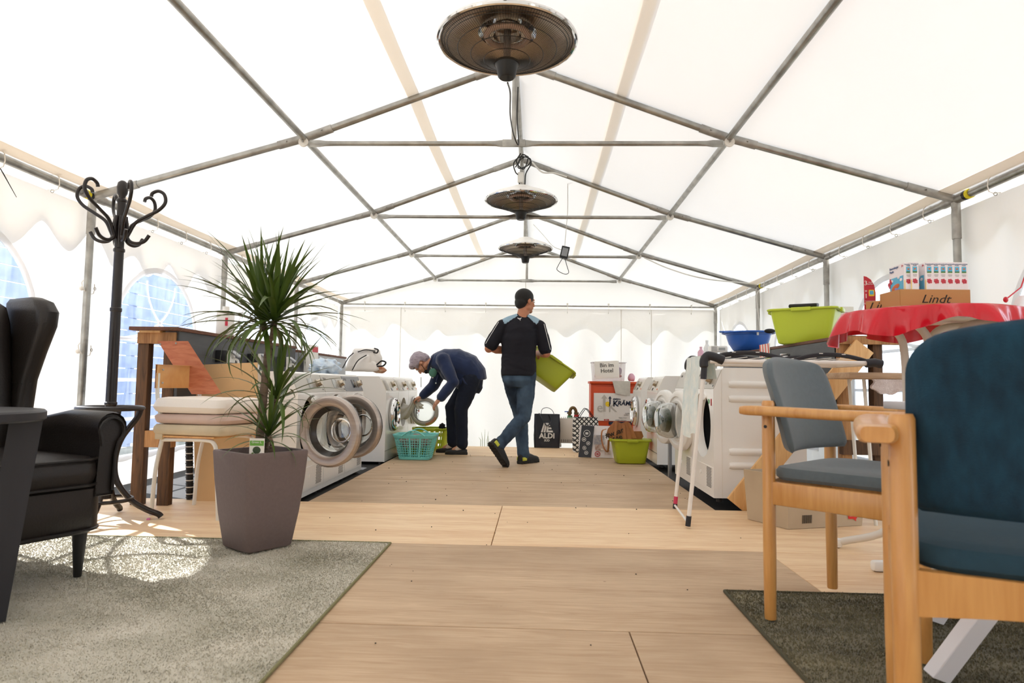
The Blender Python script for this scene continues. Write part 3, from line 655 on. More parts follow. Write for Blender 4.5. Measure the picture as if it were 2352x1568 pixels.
# ------------------------------------------------------------------ rugs
mat('rug_light', '#a5a08c', .95, col2='#d2cbbb', vscale=(3.2, 4.5, 1), detail=8, sheen=.3, bump=.6, bscale=260)
mat('rug_edge', '#7d7a57', .9)
mat('rug_dark', '#534c34', .95, col2='#82795c', vscale=(5, 9, 1), detail=9, sheen=.2, bump=.6, bscale=260)
mat('rug_dark_edge', '#4a4634', .9)
def rug(name, label, x0, x1, y0, y1, h, m, me, dens, tl):
    root = thing(name, label, 'rug', ((x0+x1)/2, (y0+y1)/2, .002))
    ob('backing', MB().grid(lambda u, v: (x0+(x1-x0)*u, y0+(y1-y0)*v, h*.55+.002*nz(u*6, v*6)), 20, 20).box(((x0+x1)/2, (y0+y1)/2, h*.25), (x1-x0, y1-y0, h*.5)), m, root, W=True, smooth=False)
    ob('bound_edge', MB().tube([(x0, y0, h*.45), (x1, y0, h*.45), (x1, y1, h*.45), (x0, y1, h*.45)], h*.42, 8, closed=True), me, root, W=True)
    rnd = random.Random(3); V = []; F = []; n = int(dens*(x1-x0)*(y1-max(y0, 1.3)))
    for i in range(n):
        x = rnd.uniform(x0, x1); y = rnd.uniform(max(y0, 1.3), y1); k = 1 if y < 2.2 else 1.25
        a = rnd.uniform(0, 2*pi); w = .0022*k; lx, ly = rnd.gauss(0, .003)+.004*nz(x*4, y*4), rnd.gauss(0, .003)+.004*nz(x*4, y*4, 9); b = len(V)
        V += [(x-w*cos(a), y-w*sin(a), h*.5), (x+w*cos(a), y+w*sin(a), h*.5), (x+lx, y+ly, h*.55+tl*rnd.uniform(.5, 1))]; F.append((b, b+1, b+2))
    ob('pile', MB().add(V, F), m, root, W=True, smooth=False, kind='stuff')
    return root
rug('area_rug', 'pale sage green rug under the wing armchair and planter', -2.55, -.505, .9, 3.14, .014, 'rug_light', 'rug_edge', 26000, .007)
rug('area_rug', 'dark olive shag rug under the wooden armchairs', .885, 2.7, .5, 2.525, .016, 'rug_dark', 'rug_dark_edge', 26000, .010)
RZ = .016
# ------------------------------------------------------------------ wooden armchairs
wood('beech', '#b9803f', '#cf9a58', 5, (9, 9, .8), .38, .25, coat=.35)
mat('cloth_grey', '#566065', .9, var=.07, vscale=(60, 60, 60), bump=.25, bscale=700, sheen=.3)
mat('cloth_blue', '#0c2d40', .9, col2='#143f55', vscale=(40, 40, 14), bump=.4, bscale=600)
mat('cloth_blue_seat', '#1e3a48', .9, var=.07, vscale=(60, 60, 60), bump=.25, bscale=700)
def loft(rings, cap=True):
    mb = MB(); n = len(rings[0]); V = [p for r in rings for p in r]; F = []
    for i in range(len(rings)-1):
        for k in range(n): F.append((i*n+k, i*n+(k+1) % n, (i+1)*n+(k+1) % n, (i+1)*n+k))
    if cap: F += [tuple(range(n))[::-1], tuple((len(rings)-1)*n+k for k in range(n))]
    return mb.add(V, F)
def armchair(label, loc, rz, pad, seatpad, grp='wooden armchairs'):
    root = thing('wooden_armchair', label, 'chair', loc, rz, grp)
    for x in (-.25, .25):
        for y in (.22, -.22):
            top = .705 if y > 0 else .665
            l = ob('leg', MB().lathe([(.001, 0), (.017, 0), (.0185, .004), (.0205, .2), (.0205, top-.008), (.017, top), (.001, top)], 20, trans(x, y, 0)), 'beech', root)
            ob('bolt_cap', MB().tube([(x-.0 if y < 0 else x, y, .62), (x+(.022 if x > 0 else -.022), y, .62)], .0055, 8), 'black', l)
        s = 1 if x > 0 else -1
        pts = [(s*.288, .29, .672), (s*.288, .20, .672), (s*.290, 0, .668), (s*.290, -.18, .668), (s*.284, -.27, .670), (s*.272, -.305, .672)]
        sec = rrect(.062, .032, .012, 3); sp_ = spline(pts, 5); rg = []
        for i_, q_ in enumerate(sp_):
            e_ = min(i_, len(sp_)-1-i_); k_ = (.80, .95)[e_] if e_ < 2 else 1; wv_ = 1+.10*sin(pi*i_/(len(sp_)-1))
            rg.append([(q_.x+a_*k_*wv_, q_.y, q_.z+b_*k_) for a_, b_ in sec])
        ob('armrest', loft(rg), 'beech', root)
        ob('arm_dowel', MB().tube([(s*.25, .22, .67), (s*.288, .22, .67)], .009, 8), 'beech', root)
        ob('side_rail', MB().box((s*.25, 0, .405), (.022, .42, .075), bev=.006), 'beech', root)
    for y in (.22, -.22):
        def rf(u, v, y=y):
            x = -.24+.48*u; k = .018*sin(pi*u); zt, zb = .448, .372+k*1.2
            a = [(-.011, zb), (.011, zb), (.011, zt), (-.011, zt)][int(round(v*4)) % 4]; return (x, y+a[0], a[1])
        ob('cross_rail', MB().grid(rf, 12, 4), 'beech', root, ang=30)
    # seat pad: dished slab with a waterfall front
    def sf(u, v, top):
        o = rrect(.485, .47, .06, 5); n = len(o); return o
    rings = []
    for sc, z in ((.80, .445), (.96, .447), (1.0, .458), (1.0, .474), (.97, .487), (.85, .493), (.5, .490), (.05, .487)):
        rings.append([(x*sc, y*sc-.01-(.012 if y < -.15 else 0), z-(.014 if y < -.18 else 0)*(1 if sc > .8 else 0)) for x, y in rrect(.485, .47, .07, 5)])
    ob('seat', loft(rings), seatpad, root)
    # back pad, curved round the sitter and leaning back
    W2, z0, z1 = .243, .535, .86
    def bp(u, v, off):
        a = (u-.5)*2; z = z0+(z1-z0)*v; wid = W2; cr = 1; q = z-(z1-.085)
        if q > 0: cr = 1-(.085-sqrt(max(0, .085**2-(q*.97)**2)))/W2
        q = (z0+.035)-z
        if q > 0: cr = 1-(.035-sqrt(max(0, .035**2-(q*.95)**2)))/W2
        x = a*wid*cr; y = .200+.09*(v**1.15)-.075*(a*a)*.6+off; return (x, y, z-.016*a*a*v**4)
    n = 30; mm = 36; th = .019
    g = MB(); V = []; F = []
    for side_ in (1, -1):
        for i in range(n+1):
            for j in range(mm+1):
                u, v = i/n, j/mm; e = min(1, min(min(u, 1-u)*.486, min(v, 1-v)*.325)/.036); V.append(bp(u, v, side_*th*sqrt(max(0, 1-(1-e)**2))))
    w = mm+1; N = (n+1)*w
    for i in range(n):
        for j in range(mm): F += [(i*w+j, i*w+j+1, (i+1)*w+j+1, (i+1)*w+j), (N+i*w+j, N+(i+1)*w+j, N+(i+1)*w+j+1, N+i*w+j+1)]
    g.add(V, F); ob('backrest', g, pad, root, ang=180)
    return root
armchair('beech armchair with grey fabric seat and back beside the clothes airer', (1.277, 2.236, RZ), rad(45), 'cloth_grey', 'cloth_grey')
armchair('beech armchair with dark blue backrest in the right foreground', (1.12, 1.24, RZ), rad(154.5), 'cloth_blue', 'cloth_blue_seat')
armchair('beech armchair mostly hidden behind the blue one, only legs showing', (2.03, 2.50, RZ), rad(-95), 'cloth_grey', 'cloth_grey')
# white crossed-leg table at the right
mat('white_lacquer', '#d8d4d6', .35)
tb = thing('trestle_table', 'white table on slanted square legs behind the blue armchair', 'table', (1.95, 1.75, RZ))
for f0, f1 in ((P(2150, 1560, Z=RZ), (1.70, 1.75, .70)), (P(2142, 1428, Z=RZ), (1.90, 2.18, .70)), ((1.95, 1.62, RZ), (1.3, 1.66, .70)), ((2.10, 2.08, RZ), (1.45, 2.12, .70))):
    a, b = Vector(f0), Vector(f1); d = b-a; T = frame((a+b)/2, d, (0, 1, 0)); n_ = d.length
    mbb = MB().box((0, 0, 0), (n_, .05, .05), T, bev=.002, seg=1)
    mbb.V = [(x, y, max(z, RZ)) for x, y, z in mbb.V]
    ob('leg', mbb, 'white_lacquer', tb, W=True)
ob('tabletop', MB().box((1.75, 1.90, .713), (.85, .66, .025), bev=.004), 'white_lacquer', tb, W=True)
# ------------------------------------------------------------------ leather wing armchair
mat('leather', '#1c1613', .42, var=.25, vscale=(6, 6, 6), bump=.12, bscale=140, spec=.45)
mat('leather_pipe', '#120e0c', .4)
wc = thing('wing_armchair', 'dark brown leather wing armchair with scroll arms at the left', 'armchair', (-1.945, 2.35, .014), rad(64))
def bow(x, y): return y-.05*(1-(x/.36)**2) if y < -.2 else y
for sc, nm, zz in ((1, 'seat_base', ((.17, .96), (.19, 1), (.27, 1), (.335, 1.0), (.345, .97))), (1.04, 'seat_cushion', ((.345, .93), (.355, .985), (.39, 1.01), (.43, 1.0), (.452, .95), (.462, .7), (.465, .1)))):
    rings = []
    for z, k in zz: rings.append([(x*k, bow(x, y)*k, z) for x, y in rrect(.60*sc if nm == 'seat_cushion' else .68, .70*sc, .06, 6)])
    sp = ob(nm, loft(rings), 'leather', wc)
    for z in ((.352, .448) if nm == 'seat_cushion' else (.185,)): ob('piping', MB().tube([(x*1.0, bow(x, y)*1.005, z) for x, y in rrect(.60*sc*1.005 if nm == 'seat_cushion' else .68, .70*sc*1.0, .06, 6)], .006, 6, closed=True), 'leather_pipe', sp)
rings = []
for z, y, t, w in ((.34, .26, .14, .56), (.5, .28, .15, .58), (.75, .32, .14, .60), (.98, .36, .12, .60), (1.05, .375, .10, .58), (1.075, .385, .05, .52)):
    rings.append([(px_, y+py_+.02*(1-(px_/.3)**2), z+.015*(1-(px_/.3)**2 if z > 1 else 0)) for px_, py_ in rrect(w, t, t*.42, 4)])
bk = ob('backrest', loft(rings), 'leather', wc)
for x, z in ((-.12, .80), (.12, .80), (0, .64), (-.2, .64), (.2, .64), (-.12, .95), (.12, .95)):
    ob('button', MB().sphere((x, .235+.32*(z-.5)*.4, z), (.013, .008, .013), 10, 6), 'leather_pipe', bk)
for s in (-1, 1):
    rings = []
    for z, yf, yb, xo, t in ((.50, .20, .34, .315, .07), (.62, .20, .35, .32, .07), (.74, .19, .37, .325, .07), (.86, .15, .395, .335, .075), (.97, .11, .41, .345, .085), (1.03, .105, .42, .345, .09), (1.075, .14, .42, .342, .08), (1.095, .20, .41, .338, .045)):
        yc, L_ = (yf+yb)/2, yb-yf; rings.append([(s*xo+px_, yc+py_, z) for px_, py_ in rrect(t, L_, t*.45, 4)])
    wg = ob('wing', loft(rings), 'leather', wc); ob('seam', MB().tube([(s*.325, .191, .725), (s*.294, .205, .725), (s*.2905, .24, .725), (s*.2905, .31, .725)], .0025, 6), 'leather_pipe', wg)
    # arm: side panel and rolled top, scroll on the front
    prof = [(s*.29, .30), (s*.36, .30)]+[(s*.365, .46)]+[(s*(.345+.058*cos(a)), .565+.058*sin(a)) for a in [rad(-55+i*24) for i in range(12)]]+[(s*.30, .50)]
    V = []; F = []; ys = [(-.36, .93), (-.37, .97), (-.35, 1), (-.1, 1.0), (.12, .97), (.30, .94)]
    cx_, cz_ = s*.345, .45
    for y, k in ys: V += [(cx_+(x-cx_)*k, y, cz_+(z-cz_)*k-(.03 if y > 0 else 0)) for x, z in prof]
    n_ = len(prof)
    for i in range(len(ys)-1):
        for k in range(n_): F.append((i*n_+k, i*n_+(k+1) % n_, (i+1)*n_+(k+1) % n_, (i+1)*n_+k))
    F += [tuple(range(n_))[::-1], tuple((len(ys)-1)*n_+k for k in range(n_))]
    am = ob('arm', MB().add(V, F), 'leather', wc); ob('scroll_piping', MB().tube([(cx_+(x-cx_)*.80, -.372, cz_+(z-cz_)*.86) for x, z in prof[1:]], .006, 6), 'leather_pipe', am)
    for y in (-.30, .28): ob('leg', MB().lathe([(.013, 0), (.014, .003), (.026, .17), (.026, .18)], 14, trans(s*.285, y, 0)), 'black', wc)
# ------------------------------------------------------------------ black round side table and bottle
mat('table_black', '#232227', .45, var=.1, vscale=(30, 4, 4))
st = thing('side_table', 'black round side table with board legs at the left edge', 'table', (-1.645, 1.87, .014))
ob('tabletop', MB().lathe([(.001, .615), (.312, .615), (.318, .62), (.318, .642), (.312, .648), (.001, .648)], 64), 'table_black', st)
for k in range(4):
    a = rad(38+90*k); T = rotm('Z', a)
    ob('leg', MB().add([T @ Vector(p) for p in ((.245, -.014, 0), (.165, -.014, 0), (.222, -.014, .615), (.308, -.014, .615), (.245, .014, 0), (.165, .014, 0), (.222, .014, .615), (.308, .014, .615))], [(0, 1, 2, 3), (7, 6, 5, 4), (0, 4, 5, 1), (1, 5, 6, 2), (2, 6, 7, 3), (3, 7, 4, 0)]), 'table_black', st, smooth=False)
ob('lower_shelf', MB().lathe([(.001, .22), (.17, .22), (.172, .235), (.17, .245), (.001, .245)], 48), 'table_black', st)
mat('cola', '#120907', .08, coat=.5); mat('bottle_label', '#d8d0b0', .6)
bt = thing('bottle', 'dark glass bottle on the black side table, cut by the left edge', 'bottle', (-1.555, 1.97, .662))
ob('glass_body', MB().lathe([(.001, 0), (.032, 0), (.036, .01), (.030, .05), (.034, .09), (.038, .14), (.036, .17), (.018, .21), (.013, .25), (.014, .265), (.001, .265)], 28), 'cola', bt); ob('paper_label', MB().lathe([(.0362, .10), (.0384, .12), (.0386, .145)], 28), 'bottle_label', bt)
# ------------------------------------------------------------------ coat stand
mat('stand_brown', '#180f0d', .36, coat=.1)
cs = thing('coat_stand', 'dark brown bentwood coat stand with curled hooks', 'coat stand', (-2.135, 3.50, 0))
ob('pole', MB().lathe([(.001, .12), (.026, .12), (.027, .62), (.031, .625), (.031, .635), (.027, .64), (.026, 1.13), (.030, 1.135), (.030, 1.15), (.025, 1.155), (.024, 1.46), (.029, 1.465), (.029, 1.478), (.023, 1.485), (.022, 1.74)], 20), 'stand_brown', cs)
ob('finial', MB().lathe([(.022, 1.74), (.026, 1.745), (.026, 1.755), (.018, 1.765), (.018, 1.775), (.026, 1.79), (.029, 1.82), (.024, 1.85), (.012, 1.862), (.001, 1.864)], 20), 'stand_brown', cs)
for k in range(6):
    a = rad(14+60*k); d = Vector((cos(a), sin(a), 0))
    def R(pts): return [d*r+Vector((0, 0, z)) for r, z in pts]
    ob('hook', MB().tube(spline(R([(.026, 1.60), (.03, 1.54), (.045, 1.57), (.075, 1.63), (.13, 1.67), (.19, 1.71), (.222, 1.755), (.215, 1.80), (.185, 1.818), (.155, 1.805), (.148, 1.785)]), 6), .0095, 10), 'stand_brown', cs)
    ob('small_hook', MB().tube(spline(R([(.026, 1.66), (.034, 1.60), (.036, 1.55), (.055, 1.522), (.09, 1.515), (.125, 1.53), (.148, 1.565)]), 6), .0095, 10), 'stand_brown', cs)
for k in range(4):
    a = rad(-72+90*k); d = Vector((cos(a), sin(a), 0))
    ob('leg', MB().tube(spline([d*r+Vector((0, 0, z)) for r, z in ((.15, .605), (.13, .55), (.06, .44), (.034, .32), (.05, .21), (.12, .11), (.20, .055), (.26, .028), (.275, .012))], 6), .0155, 10), 'stand_brown', cs)
ob('umbrella_ring', MB().tube(arc((0, 0, .605), .155, 0, 2*pi, 40, (1, 0, 0), (0, 1, 0))[:-1], .0125, 8, closed=True), 'stand_brown', cs)
ob('lower_ring', MB().tube(arc((0, 0, .115), .125, 0, 2*pi, 36, (1, 0, 0), (0, 1, 0))[:-1], .010, 8, closed=True), 'stand_brown', cs)
# ------------------------------------------------------------------ school chair with cushions
wood('ply_seat', '#c58a4c', '#d9a566', 5, (1, 9, 1), .4, .2, coat=.3)
mat('tube_white', '#dcd8cf', .4)
mat('cushion_beige', '#cfbd9f', .95, bump=.4, bscale=500, var=.06, vscale=(9, 9, 9)); mat('cushion_rose', '#cdb3a6', .95, bump=.3, bscale=500, var=.06, vscale=(9, 9, 9)); mat('cushion_white', '#e9e0d6', .95, bump=.3, bscale=300); mat('stripe_beige', '#d9bf9c', .95)
sc_ = thing('school_chair', 'plywood school chair with white tube legs holding folded cushions', 'chair', (-1.74, 3.80, 0), rad(78))
for s in (-1, 1):
    x = s*.17
    ob('frame_tube', MB().tube(spline([(x, .215, 0), (x, .20, .25), (x, .165, .43), (x, .165, .50), (x, .21, .66), (x, .215, .80)], 5), .0115, 10), 'tube_white', sc_)
    ob('frame_tube', MB().tube(spline([(x, .17, .425), (x, 0, .43), (x, -.13, .43), (x, -.175, .415), (x, -.195, .36), (x, -.21, .18), (x, -.225, 0)], 5), .0115, 10), 'tube_white', sc_)
ob('seat', MB().box((0, -.005, .446), (.38, .37, .012), bev=.005), 'ply_seat', sc_)
def brf(u, v): return (-.19+.38*u, .205+.02*(1-(2*u-1)**2), .715+.135*v)
g = MB().grid(brf, 10, 3); 
for p in list(MB().grid(brf, 10, 3).V): pass
g.add([(x, y+.011, z) for x, y, z in MB().grid(brf, 10, 3).V], [tuple(reversed(f)) for f in MB().grid(brf, 10, 3).F]); g.box((0, .2145, .716), (.38, .012, .002)); g.box((0, .2145, .849), (.38, .012, .002))
br = ob('backrest', g, 'ply_seat', sc_)
for x in (-.15, .15):
    for z in (.745, .82): ob('rivet', MB().sphere((x, .2, z), .006, 8, 6), 'steel_dull', br)
for x in (-.17, .17): ob('webbing', MB().box((x, .17, .45), (.05, .05, .045), bev=.004), 'cushion_beige', sc_)
for i, (h, m, lab, dx) in enumerate(((.06, 'cushion_beige', 'beige folded cushion at the bottom of the chair pile', 0), (.06, 'cushion_rose', 'rose beige folded cushion in the middle of the pile', .008), (.085, 'cushion_white', 'white cushion with striped band on top of the pile', -.005))):
    z0 = .453+[0, .062, .124][i]
    rings = []
    for k, s_ in ((0, .90), (.12, .98), (.4, 1.02), (.7, 1.0), (.92, .95), (1, .80), (1.02, .3)):
        rings.append([(x*s_+.008*nz(x*14+i*5, k*3)+dx, y*s_+.01*nz(y*14+i*3, k*2, 4), z0+h*k*(1+.16*nz(x*7+i*9, y*7, 2))) for x, y in rrect(.40, .47, .05, 6)])
    cu = tag(ob('folded_cushion', loft(rings), m), lab, 'cushion', 'cushions on the school chair'); cu.matrix_basis = trans(-1.74, 3.80, 0) @ rotm('Z', rad(78)) @ trans(0, -.01, 0)
    if i == 2:
        for k in range(14): ob('stripe', MB().tube([(-.196, -.06+k*.012, z0+.012+.0*k), (-.200, -.06+k*.012, z0+.045), (-.188, -.06+k*.012, z0+.074)], .0018, 5), 'stripe_beige', cu)
        ob('barcode_label', MB().box((-.199, -.075, z0+.045), (.002, .02, .03)), 'text_grey', cu)
# ------------------------------------------------------------------ cardboard sheet leaning on the first dryer
cbs = tag(ob('cardboard_sheet', MB().add([P(443, 838, Y=4.22), P(590, 832, Y=4.22), P(592, 1150, Y=4.14), P(448, 1152, Y=4.14)]+[P(443, 838, Y=4.22)+Vector((0, .012, 0)), P(590, 832, Y=4.22)+Vector((0, .012, 0)), P(592, 1150, Y=4.14)+Vector((0, .012, 0)), P(448, 1152, Y=4.14)+Vector((0, .012, 0))], [(0, 1, 2, 3), (7, 6, 5, 4), (0, 4, 5, 1), (1, 5, 6, 2), (2, 6, 7, 3), (3, 7, 4, 0)]), 'cardboard', smooth=False), 'brown fibreboard sheet leaning against the first left dryer', 'board')
# black corrugated hose standing behind the chair
hz = thing('drain_hose', 'black and white ribbed hose between fibreboard sheet and post', 'hose', (-1.97, 4.12, 0))
p0_, p1_ = P(436, 1145, Y=4.19), P(434, 960, Y=4.19)
ob('hose', MB().tube([p0_.lerp(p1_, i/10) for i in range(11)], .022, 12), 'black', hz, W=True)
for i in range(24): ob('rib', MB().tube(arc(p0_.lerp(p1_, (i+.5)/24), .0225, 0, 2*pi, 12, (1, 0, 0), (0, 1, 0))[:-1], .0035, 5, closed=True), 'white_plastic' if i % 2 else 'black', hz, W=True)
# ------------------------------------------------------------------ small pink scrap on the floor
mat('pink', '#e27ab0', .6)
tag(ob('paper_scrap', MB().box((0, 0, .004), (.015, .03, .006), trans(P(341, 1193, Z=.0)) @ rotm('Z', .4)), 'pink'), 'tiny pink scrap on the floor by the coat stand', 'scrap')
# ------------------------------------------------------------------ hanging infrared heaters
mat('dish_outer', '#ece8e2', .35, .1); mat('dish_inner', '#cdbba8', .3, .85); mat('wire_dark', '#3a3632', .45, .6); mat('lamp_tube', '#d9b39a', .2, trans=.3)
def heater(label, loc, r=.34, cord=None, chainlen=.3, big=True, grp='ceiling heaters'):
    t = thing('hanging_heater', label, 'heater', loc, 0, grp)
    ob('dish', MB().lathe([(r, .0), (r*1.005, .006), (r*.98, .018), (r*.80, .055), (r*.5, .095), (r*.32, .105), (r*.30, .125), (r*.2, .14), (.001, .14)], 64), 'dish_outer', t)
    ob('reflector', MB().lathe([(r, .0), (r*.955, -.002), (r*.95, .006), (r*.78, .045), (r*.5, .082), (r*.3, .09), (.001, .09)], 64), 'dish_inner', t, label='shiny metal inside of the dish')
    ob('rim', MB().tube(arc((0, 0, .001), r*.985, 0, 2*pi, 64, (1, 0, 0), (0, 1, 0))[:-1], .011, 8, closed=True), 'chrome', t)
    el = ob('lamp_ring', MB().tube(arc((0, 0, .03), r*.30, 0, 2*pi, 40, (1, 0, 0), (0, 1, 0))[:-1], .016, 10, closed=True), 'lamp_tube', t); ob('lamp_reflector', MB().lathe([(r*.42, .045), (r*.38, .07), (r*.2, .08), (r*.2, .03)], 40), 'chrome', t)
    # wire guard: fine radial wires and rings, too many to count
    gw = MB(); n = 150 if big else 90; hubr, hubz = .062, -.115; gr = r*.94
    def gp(q): return gr+(hubr-gr)*q, -.004+(hubz+.004)*(q**.62)*(.55+.45*q)
    for k in range(n):
        a = 2*pi*k/n; gw.tube([(gp(q)[0]*cos(a), gp(q)[0]*sin(a), gp(q)[1]) for q in (0, .15, .4, .7, 1)], .0011 if big else .0016, 3, caps=False)
    for q in (.0, .05, .10, .30, .55, .8): R_, z_ = gp(q); gw.tube(arc((0, 0, z_), R_, 0, 2*pi, 56, (1, 0, 0), (0, 1, 0))[:-1], .0022, 4, closed=True)
    ob('wire_guard', gw, 'wire_dark', t, kind='stuff')
    ob('centre_rod', MB().tube([(0, 0, -.12), (0, 0, .09)], .018, 16), 'brushed', t)
    ob('switch_housing', MB().lathe([(.001, -.185), (.035, -.185), (.044, -.176), (.052, -.13), (.062, -.112), (.062, -.104), (.001, -.104)], 28), 'black', t)
    return t
def cordpart(t, pts, r=.0045, m='black', name='cord'): return ob(name, MB().tube(spline(pts, 6), r, 8), m, t, W=True)
def links(t, p, q, n=8):
    p, q = Vector(p), Vector(q)
    for i in range(n):
        c = p.lerp(q, (i+.5)/n); L = (q-p).length/n*.62; ax = (1, 0, 0) if i % 2 else (0, 1, 0)
        ob('chain_link', MB().tube([c+Vector(ax)*(.007*cos(a))+Vector((0, 0, L*sin(a))) for a in [2*pi*k/10 for k in range(10)]], .0018, 5, closed=True), 'steel_dull', t, W=True)
c1 = P(1165, 97, Y=3.15); h1 = heater('large hanging infrared heater nearest the camera, seen from below', c1, .345)
links(h1, c1+Vector((0, 0, .14)), (c1.x, c1.y, ZR-.02), 14)
cordpart(h1, [P(1166, 190, Y=3.15), P(1172, 215, Y=3.4), P(1172, 265, Y=3.9), P(1180, 310, Y=4.3), P(1191, 331, Y=4.41), P(1188, 270, Y=4.44), P(1190, 200, Y=4.44)])
c2 = P(1197, 461, Y=6.15); h2 = heater('middle hanging heater with bundled black cable above it', c2, .345, big=False)
links(h2, c2+Vector((0, 0, .14)), (c2.x, c2.y, ZR-.02), 10)
cordpart(h2, [P(1193, 430, Y=6.15), P(1192, 405, Y=6.15), P(1184, 395, Y=6.1), P(1180, 375, Y=6.1), P(1195, 360, Y=6.12), P(1218, 365, Y=6.1), P(1212, 380, Y=6.15), P(1190, 385, Y=6.1), P(1200, 355, Y=6.15), P(1220, 372, Y=6.1), P(1208, 398, Y=6.15), P(1206, 420, Y=6.15), P(1204, 436, Y=6.15)], .006)
cordpart(h2, [P(1196, 352, Y=6.12), P(1186, 372, Y=6.14), P(1203, 388, Y=6.1), P(1213, 360, Y=6.14), P(1196, 366, Y=6.12), P(1184, 384, Y=6.1)], .006)
ob('junction_plug', MB().box((0, 0, 0), (.06, .05, .10), trans(P(1196, 408, Y=6.15)), bev=.01), 'cable_white', h2, W=True)
c3 = P(1207, 571, Y=8.25); h3 = heater('far hanging infrared heater in front of the back gable', c3, .345, big=False)
links(h3, c3+Vector((0, 0, .14)), (c3.x, c3.y, ZR-.02), 8)
# ------------------------------------------------------------------ work lamp box hanging on a white cable
bx = thing('work_lamp', 'small black lamp hanging on a white cable right of the far heater', 'lamp', P(1297, 580, Y=8.0))
ob('housing', MB().box((0, 0, 0), (.10, .07, .15), trans(P(1297, 580, Y=8.0)) @ rotm('Y', rad(12)), bev=.008), 'socket_black', bx, W=True)
ob('lens', MB().box((0, -.038, 0), (.07, .01, .10), trans(P(1297, 580, Y=8.0)) @ rotm('Y', rad(12))), 'panel_grey', bx, W=True)
cordpart(bx, [P(1304, 411, Y=6.7), P(1304, 480, Y=7.2), P(1300, 530, Y=7.7), P(1297, 568, Y=8.0)], .0035, 'cable_white', 'white_cable')
cordpart(bx, [P(1295, 588, Y=8.0), P(1282, 610, Y=8.0), P(1280, 620, Y=8.0), P(1296, 629, Y=8.0), P(1306, 626, Y=8.0), P(1302, 610, Y=8.0), P(1297, 592, Y=8.0)], .004)
cordpart(bx, [P(1225, 515, Y=8.3), P(1248, 540, Y=8.2), P(1270, 565, Y=8.1), P(1290, 574, Y=8.0)], .004, 'cable_white', 'white_cable')
ca = tag(ob('power_cable', MB().tube(spline([P(1222, 372, Y=6.4), P(1245, 395, Y=6.4), P(1272, 397, Y=6.4), P(1302, 406, Y=6.4)], 6), .008, 8), 'cable_white'), 'white cable strapped along the right rafter above the middle heater', 'cable')
tag(ob('power_cable', MB().tube(spline([P(1480, 592, Y=8.42), P(1540, 618, Y=8.2), P(1620, 640, Y=7.8), P(1740, 655, Y=8.4), P(1738, 680, Y=8.44), P(1745, 760, Y=8.46), P(1745, 830, Y=8.46)], 8), .007, 8), 'cable_white'), 'white cable sagging to the third right post', 'cable')
# ------------------------------------------------------------------ planter with dracaena
mat('planter_taupe', '#6f605d', .75, var=.05, vscale=(80, 80, 80), bump=.15, bscale=500); mat('earth', '#35261b', .95, bump=.8, bscale=80)
mat('bark', '#7d6a58', .85, col2='#55453a', vscale=(4, 4, 60), bump=.7, bscale=60); mat('leaf', '#34491a', .35, col2='#566c28', vscale=(3, 3, 1.2), spec=.5); mat('leaf_light', '#5b6b35', .35, col2='#7f8a66', vscale=(3, 3, 1.2))
PX, PY = -1.085, 3.0
pl = thing('planter', 'square tapered taupe planter standing on the rug corner', 'planter', (PX, PY, .016), rad(54))
def sq(w, r=.022): return rrect(w, w, r, 3)
prf = [(.0, .212), (.006, .224), (.15, .264), (.30, .294), (.41, .308), (.425, .310), (.432, .306), (.432, .270), (.38, .262)]
ob('pot', loft([[(x, y, z) for x, y in sq(w)] for z, w in prf]), 'planter_taupe', pl, ang=50)
ob('soil', MB().box((0, 0, .37), (.26, .26, .02)), 'earth', pl)
dr = thing('dracaena', 'green dracaena with long narrow leaves growing in the taupe planter', 'plant', (PX, PY, .39))
def stem(pts, r0, r1, name='stem'):
    q = spline(pts, 8); n = len(q); return ob(name, MB().tube(q, [r0+(r1-r0)*i/(n-1)+.0016*sin(i*2.4) for i in range(n)], 12), 'bark', dr, W=True)
S0 = P(594, 1045, Y=3.0); S1 = P(606, 900, Y=3.0); S2 = P(618, 790, Y=3.0)
st1 = stem([S0, P(600, 970, Y=3.0), S1, S2], .021, .017)
A1 = P(604, 735, Y=3.02); st2 = stem([S2, P(610, 765, Y=3.0), A1], .012, .011); A2 = P(632, 730, Y=2.97); st3 = stem([S2, P(628, 760, Y=2.98), A2], .012, .011)
B0 = P(620, 1045, Y=2.97); B1 = P(618, 1000, Y=2.96); st4 = stem([B0, P(624, 1020, Y=2.965), B1], .010, .009)
M1 = P(636, 905, Y=3.05); st5 = stem([P(608, 1045, Y=3.03), P(618, 980, Y=3.04), M1], .012, .010)
LEAVES = []
def leaf_mesh(bend, L, w):
    n = 9; V = []; F = []
    for i in range(n+1):
        t = i/n; ww = w*(.55+.45*min(1, t*4))*(1-max(0, (t-.45)/.55)**1.8)*.5+.0004; th = bend*t*t
        x = L*(sin(th)/max(th, 1e-6) if th > 1e-4 else 1)*t if False else 0
        # arc: curvature grows along the leaf
        V.append(None)
    pos = Vector((0, 0, 0)); ang = 0; pts = []
    for i in range(n+1):
        t = i/n; pts.append((pos.copy(), ang)); ang = bend*(t**1.4); pos = pos+Vector((sin(ang), 0, cos(ang)))*(L/n)
    V = []
    for i, (p, a) in enumerate(pts):
        t = i/n; ww = max(.0005, w*.5*(.6+.4*min(1, t*4))*(1-max(0, (t-.4)/.6)**1.6)); nrm = Vector((-cos(a), 0, sin(a)))
        V += [p+Vector((0, -ww, 0))+nrm*(ww*.35), p, p+Vector((0, ww, 0))+nrm*(ww*.35)]
    for i in range(n): F += [(i*3, i*3+1, i*3+4, i*3+3), (i*3+1, i*3+2, i*3+5, i*3+4)]
    me = mesh_of('leaf', MB().add(V, F), True, 180); return me
